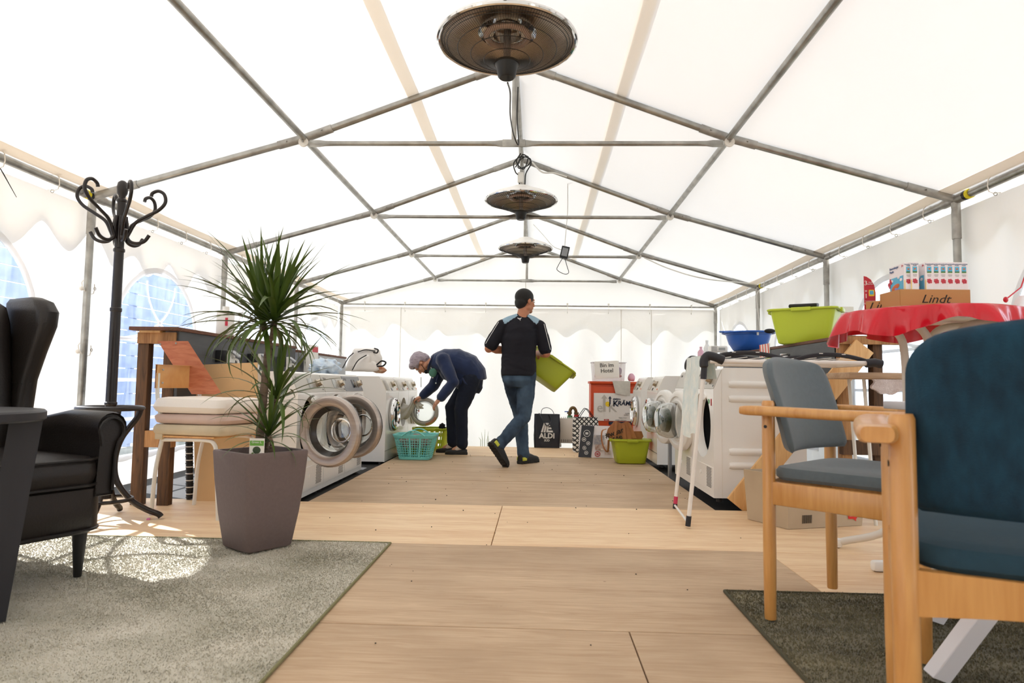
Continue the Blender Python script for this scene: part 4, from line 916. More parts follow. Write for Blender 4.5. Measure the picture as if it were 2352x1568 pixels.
KIN = [[leaf_mesh(b, 1, w) for w in (.042, .054, .064)] for b in (.12, .35, .7, 1.2, 1.8, 2.3)]
for row in KIN:
    for me in row: me.materials.append(M['leaf'])
rl = random.Random(11)
def crown(base, axis, n, L, lo, hi, par, droop=1.0):
    axis = Vector(axis).normalized()
    for i in range(n):
        t = i/(n-1); tilt = rad(lo+(hi-lo)*t+rl.uniform(-6, 6)); az = i*2.39996+rl.uniform(-.2, .2); l = L*rl.uniform(.8, 1.12)*(.82+.3*sin(pi*min(1, t*1.1)))
        k = min(5, max(0, int(droop*(t*4.4+rl.uniform(-.6, 1.0))))); me = KIN[k][rl.randrange(3)]
        T = trans(base-axis*(.05*t)) @ axis.to_track_quat('Z', 'X').to_matrix().to_4x4() @ rotm('Z', az) @ rotm('Y', tilt) @ Matrix.Diagonal((l, l, l, 1))
        o = bpy.data.objects.new('leaf', me); COL.objects.link(o); o.parent = par; o.matrix_basis = chain(par).inverted() @ T
crown(A1+Vector((0, 0, .01)), (-.06, 0, 1), 66, .42, 3, 104, st2, 1.05); crown(A2+Vector((0, 0, .01)), (.16, -.05, 1), 66, .41, 3, 106, st3, 1.05)
crown(M1, (.10, 0, 1), 34, .35, 6, 95, st5, 1.05); crown(B1+Vector((0, 0, .02)), (.1, -.1, 1), 38, .27, 8, 95, st4, 1.05)
ptag = thing('plant_tag', 'white plant care tag with green print stuck in the planter', 'tag', P(590, 1052, Y=2.86))
mat('paper', '#ece8e0', .6); mat('tag_green', '#6aa342', .5); mat('tag_dark', '#3c4a33', .6)
c = P(590, 1029, Y=2.86); ob('card', MB().box((0, 0, 0), (.066, .003, .086), trans(c)), 'paper', ptag, W=True)
ob('print_band', MB().box((0, -.002, .022), (.062, .001, .022), trans(c)), 'tag_green', ptag, W=True); ob('plant_picture', MB().sphere((0, -.002, -.008), (.018, .001, .016), 12, 8, trans(c)), 'tag_dark', ptag, W=True); ob('plant_picture', MB().box((0, -.002, -.028), (.016, .001, .014), trans(c)), 'tag_dark', ptag, W=True)
text('Green L.', trans(c.x, c.y-.0028, c.z+.026) @ rotm('X', pi/2), .013, 'paper', ptag)
# ------------------------------------------------------------------ clothes airer
mat('airer_white', '#e6e1db', .35); mat('airer_black', '#242328', .5); mat('towel_blue', '#cfdfe0', .95, col2='#eef0ea', vscale=(22, 22, 14), bump=.5, bscale=300); mat('tape_red', '#c5385a', .5)
ar = thing('clothes_airer', 'white folding clothes airer with black corner grips before the right dryer', 'clothes airer', (1.35, 3.9, 0))
f1_, f2_ = P(1580, 1213, Z=0), P(1550, 1172, Z=0); f1_.z = f2_.z = .012
t1, t2 = P(1617, 850, Y=f1_.y), P(1581, 850, Y=f2_.y); zt = (t1.z+t2.z)/2; t1.z = t2.z = zt
lg = [ob('leg', MB().tube([a, b], .0115, 12), 'airer_white', ar, W=True) for a, b in ((f1_, t1), (f2_, t2))]
ob('foot_bar', MB().tube([f1_+Vector((0, 0, .02)), f2_+Vector((0, 0, .02))], .007, 10), 'airer_white', ar, W=True)
ob('rubber_foot', MB().tube([f1_, f1_+(t1-f1_).normalized()*.055], .0145, 12), 'airer_black', lg[0], W=True); ob('rubber_foot', MB().tube([f2_, f2_+(t2-f2_).normalized()*.03], .0135, 12), 'airer_black', lg[1], W=True)
ob('red_tape', MB().tube([f2_+(t2-f2_).normalized()*.03, f2_+(t2-f2_).normalized()*.075], .0128, 12), 'tape_red', lg[1], W=True)
zr = zt+.045; n1 = Vector((t1.x+.03, f1_.y, zr)); n2 = Vector((t2.x+.03, f2_.y, zr)); e1 = P(2010, 846, Y=f1_.y+.05); e1.z = zr; e2 = Vector((e1.x, f2_.y, zr))
for a, b in ((n1, e1), (n2, e2), (e1, e2)): ob('frame_tube', MB().tube([a, b], .0125, 12), 'airer_white', ar, W=True)
for k in range(1, 9): q = k/9; ob('drying_wire', MB().tube([n1.lerp(n2, q), e1.lerp(e2, q)], .002, 6), 'airer_white', ar, W=True)
for a, b in ((t1, n1), (t2, n2)):
    ob('corner_grip', MB().tube(spline([a+Vector((-.003, 0, -.055)), a, a+Vector((.0, 0, .045)), a+Vector((.02, 0, .072)), b+Vector((.03, 0, .02)), b+Vector((.075, 0, .005))], 6), [.017]*8+[.024]*10+[.026]*13, 12), 'airer_black', ar, W=True)
ob('end_grip', MB().tube([e1+Vector((-.05, 0, 0)), e1+Vector((0, 0, .004)), e1+Vector((.035, 0, -.004))], .024, 12), 'airer_black', ar, W=True)
mid = n1.lerp(e1, .53)
for y, nm in ((f1_.y+.12, 'a'), (f2_.y-.03, 'b')):
    for xa, xb, za, zb in ((n1.x+.01, mid.x-.015, zr+.012, zr+.014), (mid.x+.02, e1.x+.02, zr+.014, zr+.004)):
        q = bez((xa, y, za), (xa+(xb-xa)*.3, y, za+.055), (xa+(xb-xa)*.65, y, zb+.055), (xb, y, zb), 14)
        wb = ob('wing_bar', MB().tube(q, .011, 8, flat=(1.1, .7)), 'airer_black', ar, W=True)
        if nm == 'a':
            for k in (5, 9): ob('wire_slot', MB().box((0, 0, 0), (.02, .012, .004), trans(q[k]+Vector((0, -.004, .006)))), 'airer_white', wb, W=True)
for xa, xb in ((n1.x+.06, mid.x-.06), (mid.x+.06, e1.x-.04)):
    for k in range(5): x = xa+(xb-xa)*k/4; ob('drying_wire', MB().tube([(x, f1_.y+.12, zr+.03), (x, f2_.y-.03, zr+.03)], .002, 6), 'airer_white', ar, W=True)
# towel over the end bar
def tow(u, v):
    y = f1_.y+.10+(f2_.y-f1_.y-.20)*u; L = -.14+.62*v; x0 = n1.x-.005
    if L < 0: x = x0+.05+(-L)*.15; z = zr+.03+L*.9
    else: x = x0-.022-.03*min(1, L*3)+.015*L; z = zr+.03-L*(.92+.06*u)
    if -.03 < L < .03: z = zr+.034
    return (x+.010*sin(u*9+v*2), y+.02*sin(v*4)*(1 if v > .4 else 0), z+.012*sin(u*7)*(v > .9))
tag(ob('towel', MB().grid(tow, 14, 30), 'towel_blue', ang=80), 'pale blue patterned towel hanging over the end of the airer', 'towel')
M['towel_blue'].use_backface_culling = False
# ------------------------------------------------------------------ small wooden table with cloth behind the airer
wood('oak_grey', '#a8886a', '#bfa283', 5, (1.2, 12, 12), .6, .5)
wt = thing('wooden_table', 'small oak-topped table with white legs behind the grey armchair', 'table', (2.25, 3.98, 0))
zt_ = P(1990, 862, Y=3.75).z
ob('tabletop', MB().box((2.22, 3.93, zt_), (.56, .30, .036), bev=.006), 'oak_grey', wt, W=True)
for x, y, dx in ((2.02, 3.84, .05), (2.42, 3.84, -.03), (2.02, 4.02, .05), (2.42, 4.02, -.03)): ob('leg', MB().tube([(x+.03, y, zt_-.018), (x+dx+.03, y, 0)], .010, 10), 'tube_white', wt, W=True)
mat('lace', '#d9c9c4', .9, col2='#e9ddd8', vscale=(60, 60, 60), bump=.8, bscale=250)
def lc(u, v): return (2.07+.17*u+.01*sin(v*6), 3.775-.004*sin(u*8), zt_-.02-.085*v*(1-.35*(2*u-1)**2)+.004*sin(u*17)*(v > .9))
cl_ = MB().grid(lc, 14, 8); cl_.add([(x, y+.02, z) for x, y, z in MB().grid(lc, 14, 8).V], MB().grid(lc, 14, 8).F)
tag(ob('cloth', cl_, 'lace', ang=80), 'pinkish textured cloth hanging under the oak table edge', 'cloth')
# ------------------------------------------------------------------ cardboard carton
b0, b1, b2 = P(1810, 1216, Z=.0), P(1980, 1207, Z=0), P(1740, 1198, Z=0); ux = (b1-b0); uy = (b2-b0)*1.35
ct = thing('carton', 'open shop cardboard carton on the floor behind the grey armchair', 'carton', b0)
h_ = .285; fl = 1.0; out = Vector((ux.y, -ux.x, 0)).normalized()*.0
def cpt(a, b, z): return b0+ux*(a+(a-.5)*.04*z/h_)+uy*(b+(b-.5)*.12*z/h_)+Vector((0, 0, .002+z))
V = [cpt(a, b, z) for z in (0, h_) for a, b in ((0, 0), (1, 0), (1, 1), (0, 1))]; W_ = [cpt(.02+.96*a, .03+.94*b, z) for z in (.01, h_) for a, b in ((0, 0), (1, 0), (1, 1), (0, 1))]
ob('carton_body', MB().add(V+W_, [(0, 1, 5, 4), (1, 2, 6, 5), (2, 3, 7, 6), (3, 0, 4, 7), (3, 2, 1, 0), (12, 13, 9, 8), (13, 14, 10, 9), (14, 15, 11, 10), (15, 12, 8, 11), (8, 9, 10, 11), (4, 5, 13, 12), (5, 6, 14, 13), (6, 7, 15, 14), (7, 4, 12, 15)]), 'cardboard_grey', ct, W=True, smooth=False)
mat('ink', '#241f1c', .7); mat('logo_red', '#d0281e', .5); mat('white_print', '#f2efe9', .6)
Tf = frame(cpt(.5, 0, .14)+Vector((0, -.002, 0)), ux, cpt(.5, 0, h_)-cpt(.5, 0, 0)); wd = ux.length
text('Dein Markt', Tf @ trans(-.06, .025, .001), .075, 'ink', ct, sx=.95, shear=.15)
Tl = Tf @ trans(.175, -.075, .001); lg_ = ob('logo_bubble', MB().prism(rrect(.06, .05, .008, 3), 0, .0015, Tl), 'logo_red', ct, W=True); ob('bubble_tail', MB().prism([(.0, -.02), (.022, -.02), (.024, -.04)], 0, .0014, Tl), 'logo_red', lg_, W=True)
text('REWE', Tl @ trans(0, .008, .002), .019, 'white_print', ct); text('Dein Markt', Tl @ trans(0, -.008, .002), .009, 'white_print', ct)
bc = MB()
for k in range(14): bc.box((-.155+k*.0045, -.09, .0012), (.0012+.0016*(k % 3 == 0), .045, .001), Tf)
ob('barcode', bc, 'ink', ct, W=True, smooth=False)
# ------------------------------------------------------------------ bar table under a red oilcloth
mat('oilcloth', '#c80d22', .22, coat=.15, var=.08, vscale=(3, 3, 3)); mat('tube_cream', '#d6cfc4', .35)
TX, TY, TZ, TR = P(2140, 705, Y=3.05).x, 3.08, 1.12, .352
bt_ = thing('bar_table', 'white folding bar table standing at the right behind the blue chair', 'table', (TX, TY, 0))
ob('tabletop', MB().lathe([(.001, TZ-.03), (TR-.01, TZ-.03), (TR, TZ-.02), (TR, TZ-.006), (TR-.006, TZ), (.001, TZ)], 56), 'tube_cream', bt_)
for s in (-1, 1):
    for yy in (-.10, .10):
        q = spline([(s*.30, yy, TZ-.052), (s*.16, yy, TZ-.055), (s*.085, yy, TZ-.09), (s*.055, yy, TZ-.19), (s*.055, yy*.9, .60), (s*.06, yy, .28), (s*.14, yy*1.4, .10), (s*.33, yy*2.0, .028)], 6)
        lg_ = ob('leg', MB().tube(q, .0175, 12), 'tube_cream', bt_)
        ob('foot_cap', MB().box((s*.35, yy*2.04, .024), (.06, .042, .044), bev=.012), 'white_plastic', lg_)
    ob('clamp', MB().tube([(s*.31, -.13, TZ-.052), (s*.31, .13, TZ-.052)], .016, 10), 'white_plastic', bt_)
nA = 260
def cf(u, v):
    a = 2*pi*u; fold = (.5+.5*sin(a*13+1.7*sin(a*3)))**1.6+.25*(.5+.5*sin(a*29+1)); hang = (.108+.03*sin(a*5+1)+.022*sin(a*2+2.2))
    if v < .4: r = (TR+.004)*(v/.4); z = TZ+.003
    else:
        q = (v-.4)/.6; r = TR+.004+(.062*fold+.010)*q**.75; z = TZ+.003-hang*q**1.05-.004*q
    return (r*cos(a), r*sin(a), z)
tc_ = tag(ob('tablecloth', MB().grid(cf, nA, 14, cu=True), 'oilcloth', ang=70), 'glossy red oilcloth draped over the round bar table', 'tablecloth'); tc_.location = (TX, TY, 0)
# trays with puzzle boxes
mat('tray_kraft', '#b98a55', .7); mat('box_white', '#efe9ea', .45); mat('box_yellow', '#f0cf2f', .45); mat('box_sky', '#58b5d8', .45); mat('box_hill', '#7fae3d', .5); mat('box_red', '#c7283e', .45); mat('box_lilac', '#7a82c0', .5); mat('sign_red', '#c0303c', .55); mat('print_blue', '#5b7196', .5); mat('print_orange', '#d06a34', .5)
ZT = TZ+.006
def tray(name, label, a, b, dep, hf, txt):
    "kraft tray whose front edge runs a->b"
    a, b = Vector(a), Vector(b); d = (b-a); n = Vector((-d.y, d.x, 0)).normalized(); t = thing(name, label, 'tray', (a+b)/2, 0, 'kraft display trays')
    for p, q, hh, nm in ((a, b, hf, 'front_wall'), (a+n*dep, b+n*dep, hf, 'back_wall'), (a, a+n*dep, hf, 'side_wall'), (b, b+n*dep, hf, 'side_wall')):
        e = (q-p); T = frame((p+q)/2+Vector((0, 0, hh/2)), e, (0, 0, 1)); ob(nm, MB().box((0, 0, 0), (e.length, hh, .004), T), 'tray_kraft', t, W=True)
    ob('tray_floor', MB().add([a, b, b+n*dep, a+n*dep], [(0, 1, 2, 3)]), 'tray_kraft', t, W=True)
    Tt = frame((a+b)/2+Vector((0, 0, hf*.42))-n*.0025, d, (0, 0, 1)); text(txt, Tt, .052, 'ink', t, shear=.35, sx=1.15); return t, n, d
a2, b2 = P(2068, 700, Y=2.90), P(2228, 692, Y=2.90); a2.z = b2.z = ZT
tr2, n2_, d2_ = tray('display_tray', 'long kraft tray lettered in script at the front of the red table', a2, b2, .165, .075, 'Lindt')
a1, b1_ = P(1990, 705, Y=3.10), P(2066, 698, Y=3.0); a1.z = b1_.z = ZT
tr1, n1_, d1_ = tray('display_tray', 'short kraft tray beside the red promotion sign', a1, b1_, .16, .045, 'Lindt')
def puzzle(label, o, ux_, spine=True):
    "upright carton: spine faces the viewer (width w), face on its left flank (depth dep)"
    w, dep, h = .033, .14, .196
    ux_ = Vector(ux_).normalized(); uy_ = Vector((-ux_.y, ux_.x, 0)); t = thing('puzzle_box', label, 'puzzle box', o, 0, 'puzzle boxes on the red table'); T = frame(o, ux_, uy_)
    ob('carton', MB().box((w/2, dep/2, h/2), (w, dep, h), T, bev=.001, seg=1), 'box_white', t, W=True)
    S = lambda nm, x, z, ww, hh, m: ob(nm, MB().box((x, -.0008, z), (ww, .0012, hh), T), m, t, W=True)
    S('picture', w/2, h*.83, w*.54, h*.13, 'box_sky'); S('picture', w/2, h*.775, w*.54, h*.04, 'box_hill'); ob('picture', MB().sphere((w/2, -.001, h*.845), (w*.16, .0012, h*.02), 10, 6, T), 'print_orange', t, W=True)
    S('barcode', w*.55, h*.10, w*.5, h*.09, 'text_grey'); S('print_line', w/2, h*.71, w*.5, h*.008, 'text_grey'); S('print_line', w/2, h*.68, w*.4, h*.006, 'text_grey'); S('edge_stripe', w*.03, h*.3, w*.07, h*.6, 'box_yellow')
    T2 = T @ frame((w/2, -.001, h*.57), (1, 0, 0), (0, 0, 1))
    pc = MB()
    for ax_, ay_ in ((0, 0), (.0065, .0015), (-.0065, -.0015), (.0015, .007), (-.002, -.007), (.006, -.006), (-.006, .006)): pc.lathe([(.001, .0012), (.0038, .0012), (.0038, 0)], 10, T2 @ trans(ax_, ay_, 0))
    ob('jigsaw_mark', pc, 'box_red', t, W=True); text('Ravensburger\nPuzzle', T @ frame((w/2, -.0012, h*.94), (1, 0, 0), (0, 0, 1)), .0058, 'print_blue', t)
    # left flank: the picture face
    Fm = T @ frame((-.0008, dep/2, h/2), (0, -1, 0), (0, 0, 1))
    fb = lambda nm, x, y, ww, hh, m, k=0: ob(nm, MB().box((x, y, .0004+k*.0006), (ww, hh, .0008), Fm), m, t, W=True)
    fb('sky_print', 0, -.02, dep*.84, h*.64, 'box_sky'); fb('yellow_base', 0, -h*.43, dep*.98, h*.10, 'box_yellow'); 
    ob('hill_print', MB().sphere((-.015, -.062, .001), (.042, .024, .0012), 16, 6, Fm), 'box_hill', t, W=True); ob('hill_print', MB().sphere((.03, -.064, .001), (.028, .018, .0012), 16, 6, Fm), 'box_hill', t, W=True)
    ob('plane_print', MB().sphere((-.01, .0, .0015), (.038, .013, .0012), 16, 6, Fm @ rotm('Z', rad(12))), 'print_orange', t, W=True); ob('plane_print', MB().sphere((.018, -.012, .002), (.034, .009, .0012), 14, 6, Fm @ rotm('Z', rad(-22))), 'box_lilac', t, W=True)
    for cx_, cy_ in ((-.042, .03), (.042, .026), (.02, .04), (-.04, -.02)): ob('cloud_print', MB().sphere((cx_, cy_, .0012), (.012, .007, .001), 10, 6, Fm), 'box_white', t, W=True)
    pc = MB()
    for ax_, ay_ in ((0, 0), (.012, .003), (-.012, -.003), (.003, .013), (-.004, -.013)): pc.lathe([(.001, .0012), (.0085, .0012), (.0085, 0)], 10, Fm @ trans(-.060+ax_, .022+ay_, .001))
    ob('jigsaw_mark', pc, 'box_red', t, W=True); text('Ravensburger\nPuzzle', Fm @ trans(-.062, .080, .001), .015, 'print_blue', t, align='LEFT'); text('7+', Fm @ trans(.055, .084, .001), .014, 'box_red', t)
    return t
names = ['puzzle box at the left end, half hidden behind the next', 'puzzle box whose whole picture face with red plane shows', 'puzzle box with half its picture face showing, third in the tray', 'puzzle box fourth from the left on the red table', 'puzzle box fifth from the left on the red table', 'puzzle box sixth from the left on the red table', 'puzzle box next to the right end of the tray', 'puzzle box at the right end of the tray']
for u_, lab in zip((2079, 2094, 2127, 2143, 2159, 2175, 2191, 2207), names):
    o = P(u_, 695, Y=2.915 if u_ > 2080 else 2.925); o.z = ZT+.002; puzzle(lab, o, (1, -.06, 0))
# promotion sign
sg_ = thing('promotion_sign', 'red curved promotion sign standing left of the puzzle boxes', 'sign', P(1998, 700, Y=3.16))
c0 = P(1985, 703, Y=3.14); T = frame((c0.x, c0.y, ZT), (1, -.15, 0), (0, 0, 1))
hgt = P(1985, 634, Y=3.14).z-ZT
prof_ = [(0, 0), (.050, 0), (.050, hgt*.55), (.044, hgt*.75), (.030, hgt*.90), (.012, hgt*.98), (0, hgt)]
ob('board', MB().prism(prof_, 0, .003, T), 'sign_red', sg_, W=True)
for tx, x, y, s_ in (('3', .008, .80, .03), ('Lindt\nOsterhasen', .028, .80, .008), ('=', .008, .58, .02), ('1', .008, .44, .03), ('Ravensburger Puzzle', .026, .31, .0055), ('GRATIS', .020, .24, .012)): text(tx, T @ trans(x, hgt*y, .0036), s_, 'white_print', sg_)
ob('picture', MB().prism(rrect(.024, .030, .003, 2), .003, .0042, T @ trans(.032, hgt*.53, 0)), 'box_yellow', sg_, W=True); ob('picture', MB().prism(rrect(.016, .018, .003, 2), .003, .005, T @ trans(.032, hgt*.54, 0)), 'box_sky', sg_, W=True)
# red-white bag far right
rb_ = thing('striped_bag', 'red and white bag hanging at the right edge by the window', 'bag', P(2345, 740, Y=3.6))
g = MB()
for part, (y0_, y1_), m in (('bag_top', (0, .35), 'box_white'), ('bag_middle', (.35, .62), 'oilcloth'), ('bag_base', (.62, 1), 'box_white')):
    cb = P(2352, 700, Y=3.6)
    def bf(u, v, y0_=y0_, y1_=y1_): q = y0_+(y1_-y0_)*v; a = 2*pi*u; r = (.03+.09*q**.7)*(1+.15*sin(a*5+q*4)); return (cb.x+.01+r*cos(a), cb.y+.5*r*sin(a), cb.z+.05-.26*q)
    ob(part, MB().grid(bf, 24, 6, cu=True), m, rb_, W=True, ang=80)
ob('knot', MB().sphere(P(2310, 688, Y=3.6), (.013, .01, .016), 10, 8), 'oilcloth', rb_, W=True); ob('bag_cord', MB().tube([P(2312, 686, Y=3.6), P(2345, 660, Y=3.6), (2.98, 3.6, 1.9)], .004, 6), 'oilcloth', rb_, W=True)
# ------------------------------------------------------------------ tubs and baskets
mat('lime', '#a9b32a', .4, spec=.4); mat('lime_bright', '#bccb3c', .4, spec=.4); mat('basin_blue', '#2a5fb5', .35); mat('turquoise', '#79cdc7', .4); mat('black_cloth', '#17161a', .9)
def tub(name, label, T, L, W, H, m, cat='tub', grp='lime green tubs', taper=.78, slots=False):
    t = bpy.data.objects.new(name, None); COL.objects.link(t); t.empty_display_size = .1; t.matrix_basis = T; tag(t, label, cat, grp)
    R = lambda k, z, r=.045: [(x, y, z) for x, y in rrect(L*k, W*k, r*k, 5)]
    kk = lambda z: taper+(1-taper)*(z/H)
    out = [R(taper*.96, 0), R(taper, .006)]+[R(kk(z), z) for z in (H*.3, H*.6, H*.93)]
    rim = [R(1.0, H*.93), R(1.07, H*.94), R(1.085, H*.955), R(1.085, H*.985), R(1.06, H), R(.985, H)]
    inn = [R(.985, H), R(kk(H*.6)-.015, H*.6), R(taper-.02, .012)]
    if not slots: ob('wall', loft(out), m, t)
    else:
        b = MB()
        for zz in (.0, .08, .16, H*.86): b.V, b.F = b.V, b.F; b.add(*_ring(R, kk, zz, .024 if zz else .03))
        for i in range(40):
            o = rrect(1, 1, .1, 5)
        pts = rrect(L, W, .045, 5); n = len(pts)
        seq = []
        for i in range(n):
            p, q = Vector((*pts[i], 0)), Vector((*pts[(i+1) % n], 0)); m_ = max(1, int((q-p).length/.055))
            seq += [p.lerp(q, j/m_) for j in range(m_)]
        for p in seq: b.tube([(p.x*taper, p.y*taper, 0), (p.x*.99, p.y*.99, H*.95)], .012, 6, flat=(.25, 1), up=(p.x, p.y, 0))
        b.prism([(x*taper, y*taper) for x, y in pts], 0, .006); ob('slotted_wall', b, m, t)
    ob('rim', loft(rim, False), m, t); 
    if not slots: ob('inner_wall', loft(inn), m, t)
    for s in (-1, 1):
        ob('handle_tab', MB().box((0, s*W*.545, H*.955), (L*.30, .02, .028), bev=.005), m, t); ob('handle_tab', MB().box((s*L*.545, 0, H*.955), (.022, W*.36, .03), bev=.005), m, t)
    return t
def _ring(R, kk, z, h):
    a, b, c, d = R(kk(z)*1.0, z), R(kk(z+h)*1.0, z+h), R(kk(z+h)*.985, z+h), R(kk(z)*.985, z); mb = loft([a, b, c, d, a], False); return mb.V, mb.F
floorz = -.002
tub('laundry_tub', 'lime green tub with paper bag resting in it, on the plank floor', trans(P(1452, 1066, Z=0)+Vector((0, .16, 0))) @ rotm('Z', rad(3)), .365, .27, .235, 'lime')
tub('laundry_tub', 'bright lime tub standing on the right service wall', trans(P(1852, 790, X=2.22)) @ rotm('Z', rad(-32)), .46, .36, .26, 'lime_bright')
tub('laundry_tub', 'lime green tub behind the turquoise basket', trans(-1.085, 7.07, -.003) @ rotm('Z', rad(2)), .42, .30, .235, 'lime')
tub('laundry_basket', 'lime slotted basket on the floor behind the woman\'s shoes', trans(-1.04, 7.70, -.003), .40, .28, .255, 'lime_bright', 'basket', slots=True)
# things lying in and on the tubs
def blob(name, label, cat, c, r, m, seed=0, amp=.25, fr=5, grp=None, seg=28, rings=18):
    bm_ = MB().sphere((0, 0, 0), 1, seg, rings); V = []
    for v in bm_.V:
        p = Vector(v); k = 1+amp*nz(p.x*fr*.5+seed, p.y*fr*.5, p.z*fr*.5)+amp*.6*abs(nz(p.x*fr+seed*3, p.y*fr+2, p.z*fr)); V.append((c[0]+p.x*r[0]*k, c[1]+p.y*r[1]*k, c[2]+max(p.z, -.75)*r[2]*k))
    bm_.V = V; return tag(ob(name, bm_, m, ang=80), label, cat, grp)
pt_ = P(1850, 714, X=2.22)
tag(ob('black_tray', MB().box((0, 0, 0), (.20, .15, .03), trans(pt_.x-.02, pt_.y-.02, 1.395) @ rotm('Z', -.5) @ rotm('X', .12), bev=.012), 'black'), 'black plastic tray sticking out of the bright lime tub', 'tray')
# blue basin
bs = thing('wash_basin', 'blue plastic wash basin standing on the right service wall', 'basin', P(1719, 806, X=2.25))
ob('bowl', MB().lathe([(.001, .0), (.13, .0), (.145, .006), (.185, .07), (.205, .135), (.207, .15), (.214, .155), (.216, .178), (.20, .178), (.178, .07), (.14, .014), (.001, .012)], 48), 'basin_blue', bs)
ob('rim', MB().lathe([(.205, .176), (.245, .176), (.25, .170), (.252, .175), (.247, .184), (.205, .184)], 48), 'basin_blue', bs)
for s in (-1, 1): ob('handle', MB().box((s*.16, -.16, .186), (.13, .05, .014), rotm('Z', rad(s*38)), bev=.006), 'basin_blue', bs)
ob('price_sticker', MB().box((0, -.2155, .155), (.02, .003, .028), rotm('Z', .1)), 'paper', bs)
tag(ob('brush', MB().sphere((0, 0, 0), (.05, .03, .022), 14, 8, trans(P(1768, 760, X=2.30))), 'black_matte'), 'black brush head lying over the basin rim', 'brush')
dv = thing('electrical_box', 'small white slotted device on the wall cap left of the basin', 'device', P(1648, 808, X=2.2))
c = P(1648, 802, X=2.2); ob('housing', MB().box((0, 0, 0), (.18, .14, .07), trans(c.x, c.y, c.z), bev=.006), 'white_plastic', dv, W=True); ob('display', MB().box((.03, -.072, .0), (.07, .004, .03), trans(c)), 'screen_grey', dv, W=True)
for k in range(4): ob('vent_slot', MB().box((-.055, -.071, .022-.014*k), (.06, .003, .004), trans(c)), 'text_grey', dv, W=True)
mat('bottle_pink', '#d9a9b9', .3); mat('bottle_clear', '#e3e3e2', .25); mat('tape_stripe', '#d8503c', .5)
for u, v, m, lab, h in ((1610, 822, 'bottle_pink', 'pink detergent bottle far along the right service wall', .16), (1624, 820, 'bottle_clear', 'clear spray bottle beside the pink detergent bottle', .22)):
    q = P(u, v, X=2.2); b_ = thing('detergent_bottle', lab, 'bottle', (q.x, q.y, 1.106), 0, 'bottles on the right wall cap'); ob('bottle_body', MB().lathe([(.001, 0), (.035, 0), (.04, .01), (.04, h*.6), (.016, h*.8), (.015, h*.88)], 18), m, b_); ob('cap', MB().lathe([(.017, h*.88), (.017, h), (.001, h)], 14), m, b_)
q = P(1762, 805, X=2.12); wb_ = thing('warning_tape', 'red and white warning sheet hanging on the right service wall', 'sheet', q)
ob('sheet', MB().box((0, 0, 0), (.004, .24, .11), trans(q.x-.02, q.y, q.z)), 'paper', wb_, W=True)
for k in range(4): ob('stripe', MB().add([(q.x-.0225, q.y-.12+.065*k, q.z-.055), (q.x-.0225, q.y-.09+.065*k, q.z-.055), (q.x-.0225, q.y-.07+.065*k, q.z+.055), (q.x-.0225, q.y-.10+.065*k, q.z+.055)], [(0, 1, 2, 3)]), 'tape_stripe', wb_, W=True)
# notice on the right tent post
q = P(1942, 750, Y=5.3); nt_ = thing('notice_sheet', 'white notice with magenta heading beside the red tablecloth', 'notice', (q.x, q.y, 1.11))
ob('sheet', MB().box((0, 0, 0), (.13, .004, .32), trans(q)), 'paper', nt_, W=True); mat('magenta', '#b03a8a', .5); ob('heading', MB().box((.01, -.003, .08), (.11, .002, .07), trans(q)), 'magenta', nt_, W=True); text('#7', trans(q.x-.02, q.y-.0045, q.z+.08) @ rotm('X', pi/2), .024, 'white_print', nt_); ob('heading_line', MB().box((.01, -.0045, .105), (.09, .001, .012), trans(q)), 'white_print', nt_, W=True)
for k in range(7): ob('print_line', MB().box((0, -.003, .02-.022*k), (.10, .001, .004), trans(q)), 'text_grey', nt_, W=True)
# ------------------------------------------------------------------ turquoise basket
tb_ = thing('laundry_basket', 'turquoise lattice laundry basket with looped handles', 'basket', (-1.05, 6.74, -.004), 0, 'laundry baskets')
L_, W_, H_, tp = .41, .31, .26, .76
lat = MB(); pts = rrect(L_, W_, .05, 6); seq = []
for i in range(len(pts)):
    p, q = Vector((*pts[i], 0)), Vector((*pts[(i+1) % len(pts)], 0)); m_ = max(1, int((q-p).length/.027)); seq += [p.lerp(q, j/m_) for j in range(m_)]
for i, p in enumerate(seq):
    wide = abs(p.x) < .14 and (i % 4 == 0); lat.tube([(p.x*tp, p.y*tp, .02), (p.x*.985, p.y*.985, H_*.86)], .013 if wide else .0032, 6, flat=(.2 if wide else .6, 1), up=(p.x, p.y, 0))
for k in range(9):
    z = .025+k*.024; kk_ = tp+(1-tp)*z/H_; lat.tube([(x*kk_, y*kk_, z) for x, y in pts], .0024, 6, closed=True)
ob('lattice_wall', lat, 'turquoise', tb_, kind='stuff')
R_ = lambda k, z: [(x*k, y*k, z) for x, y in pts]
ob('base', loft([R_(tp*.95, 0), R_(tp*1.0, .004), R_(tp*1.02, .03), R_(tp*.99, .03), R_(tp*.95, .012)]), 'turquoise', tb_)
ob('rim', loft([R_(.97, H_*.84), R_(1.0, H_*.84), R_(1.06, H_*.93), R_(1.07, H_*.96), R_(1.06, H_*.985), R_(.97, H_*.95), R_(.955, H_*.86)], False), 'turquoise', tb_)
for s in (-1, 1): ob('handle', MB().tube([(x, s*(W_*.52+.004*sin(pi*i/12)), H_*.93+.052*sin(pi*i/12)) for i, x in enumerate([-.115+.23*k/12 for k in range(13)])], .010, 8, flat=(.7, 1.2)), 'turquoise', tb_)
mat('laundry_mix', '#b9a79a', .95, col2='#6b4a48', vscale=(14, 14, 14)); mat('laundry_blue', '#b7cbe0', .95, col2='#dce6ee', vscale=(14, 14, 14)); mat('cloth_white', '#e9e4de', .9, var=.04, vscale=(9, 9, 9)); mat('cloth_lightgrey', '#c9c5bb', .95, var=.06, vscale=(30, 30, 30), bump=.4, bscale=300)
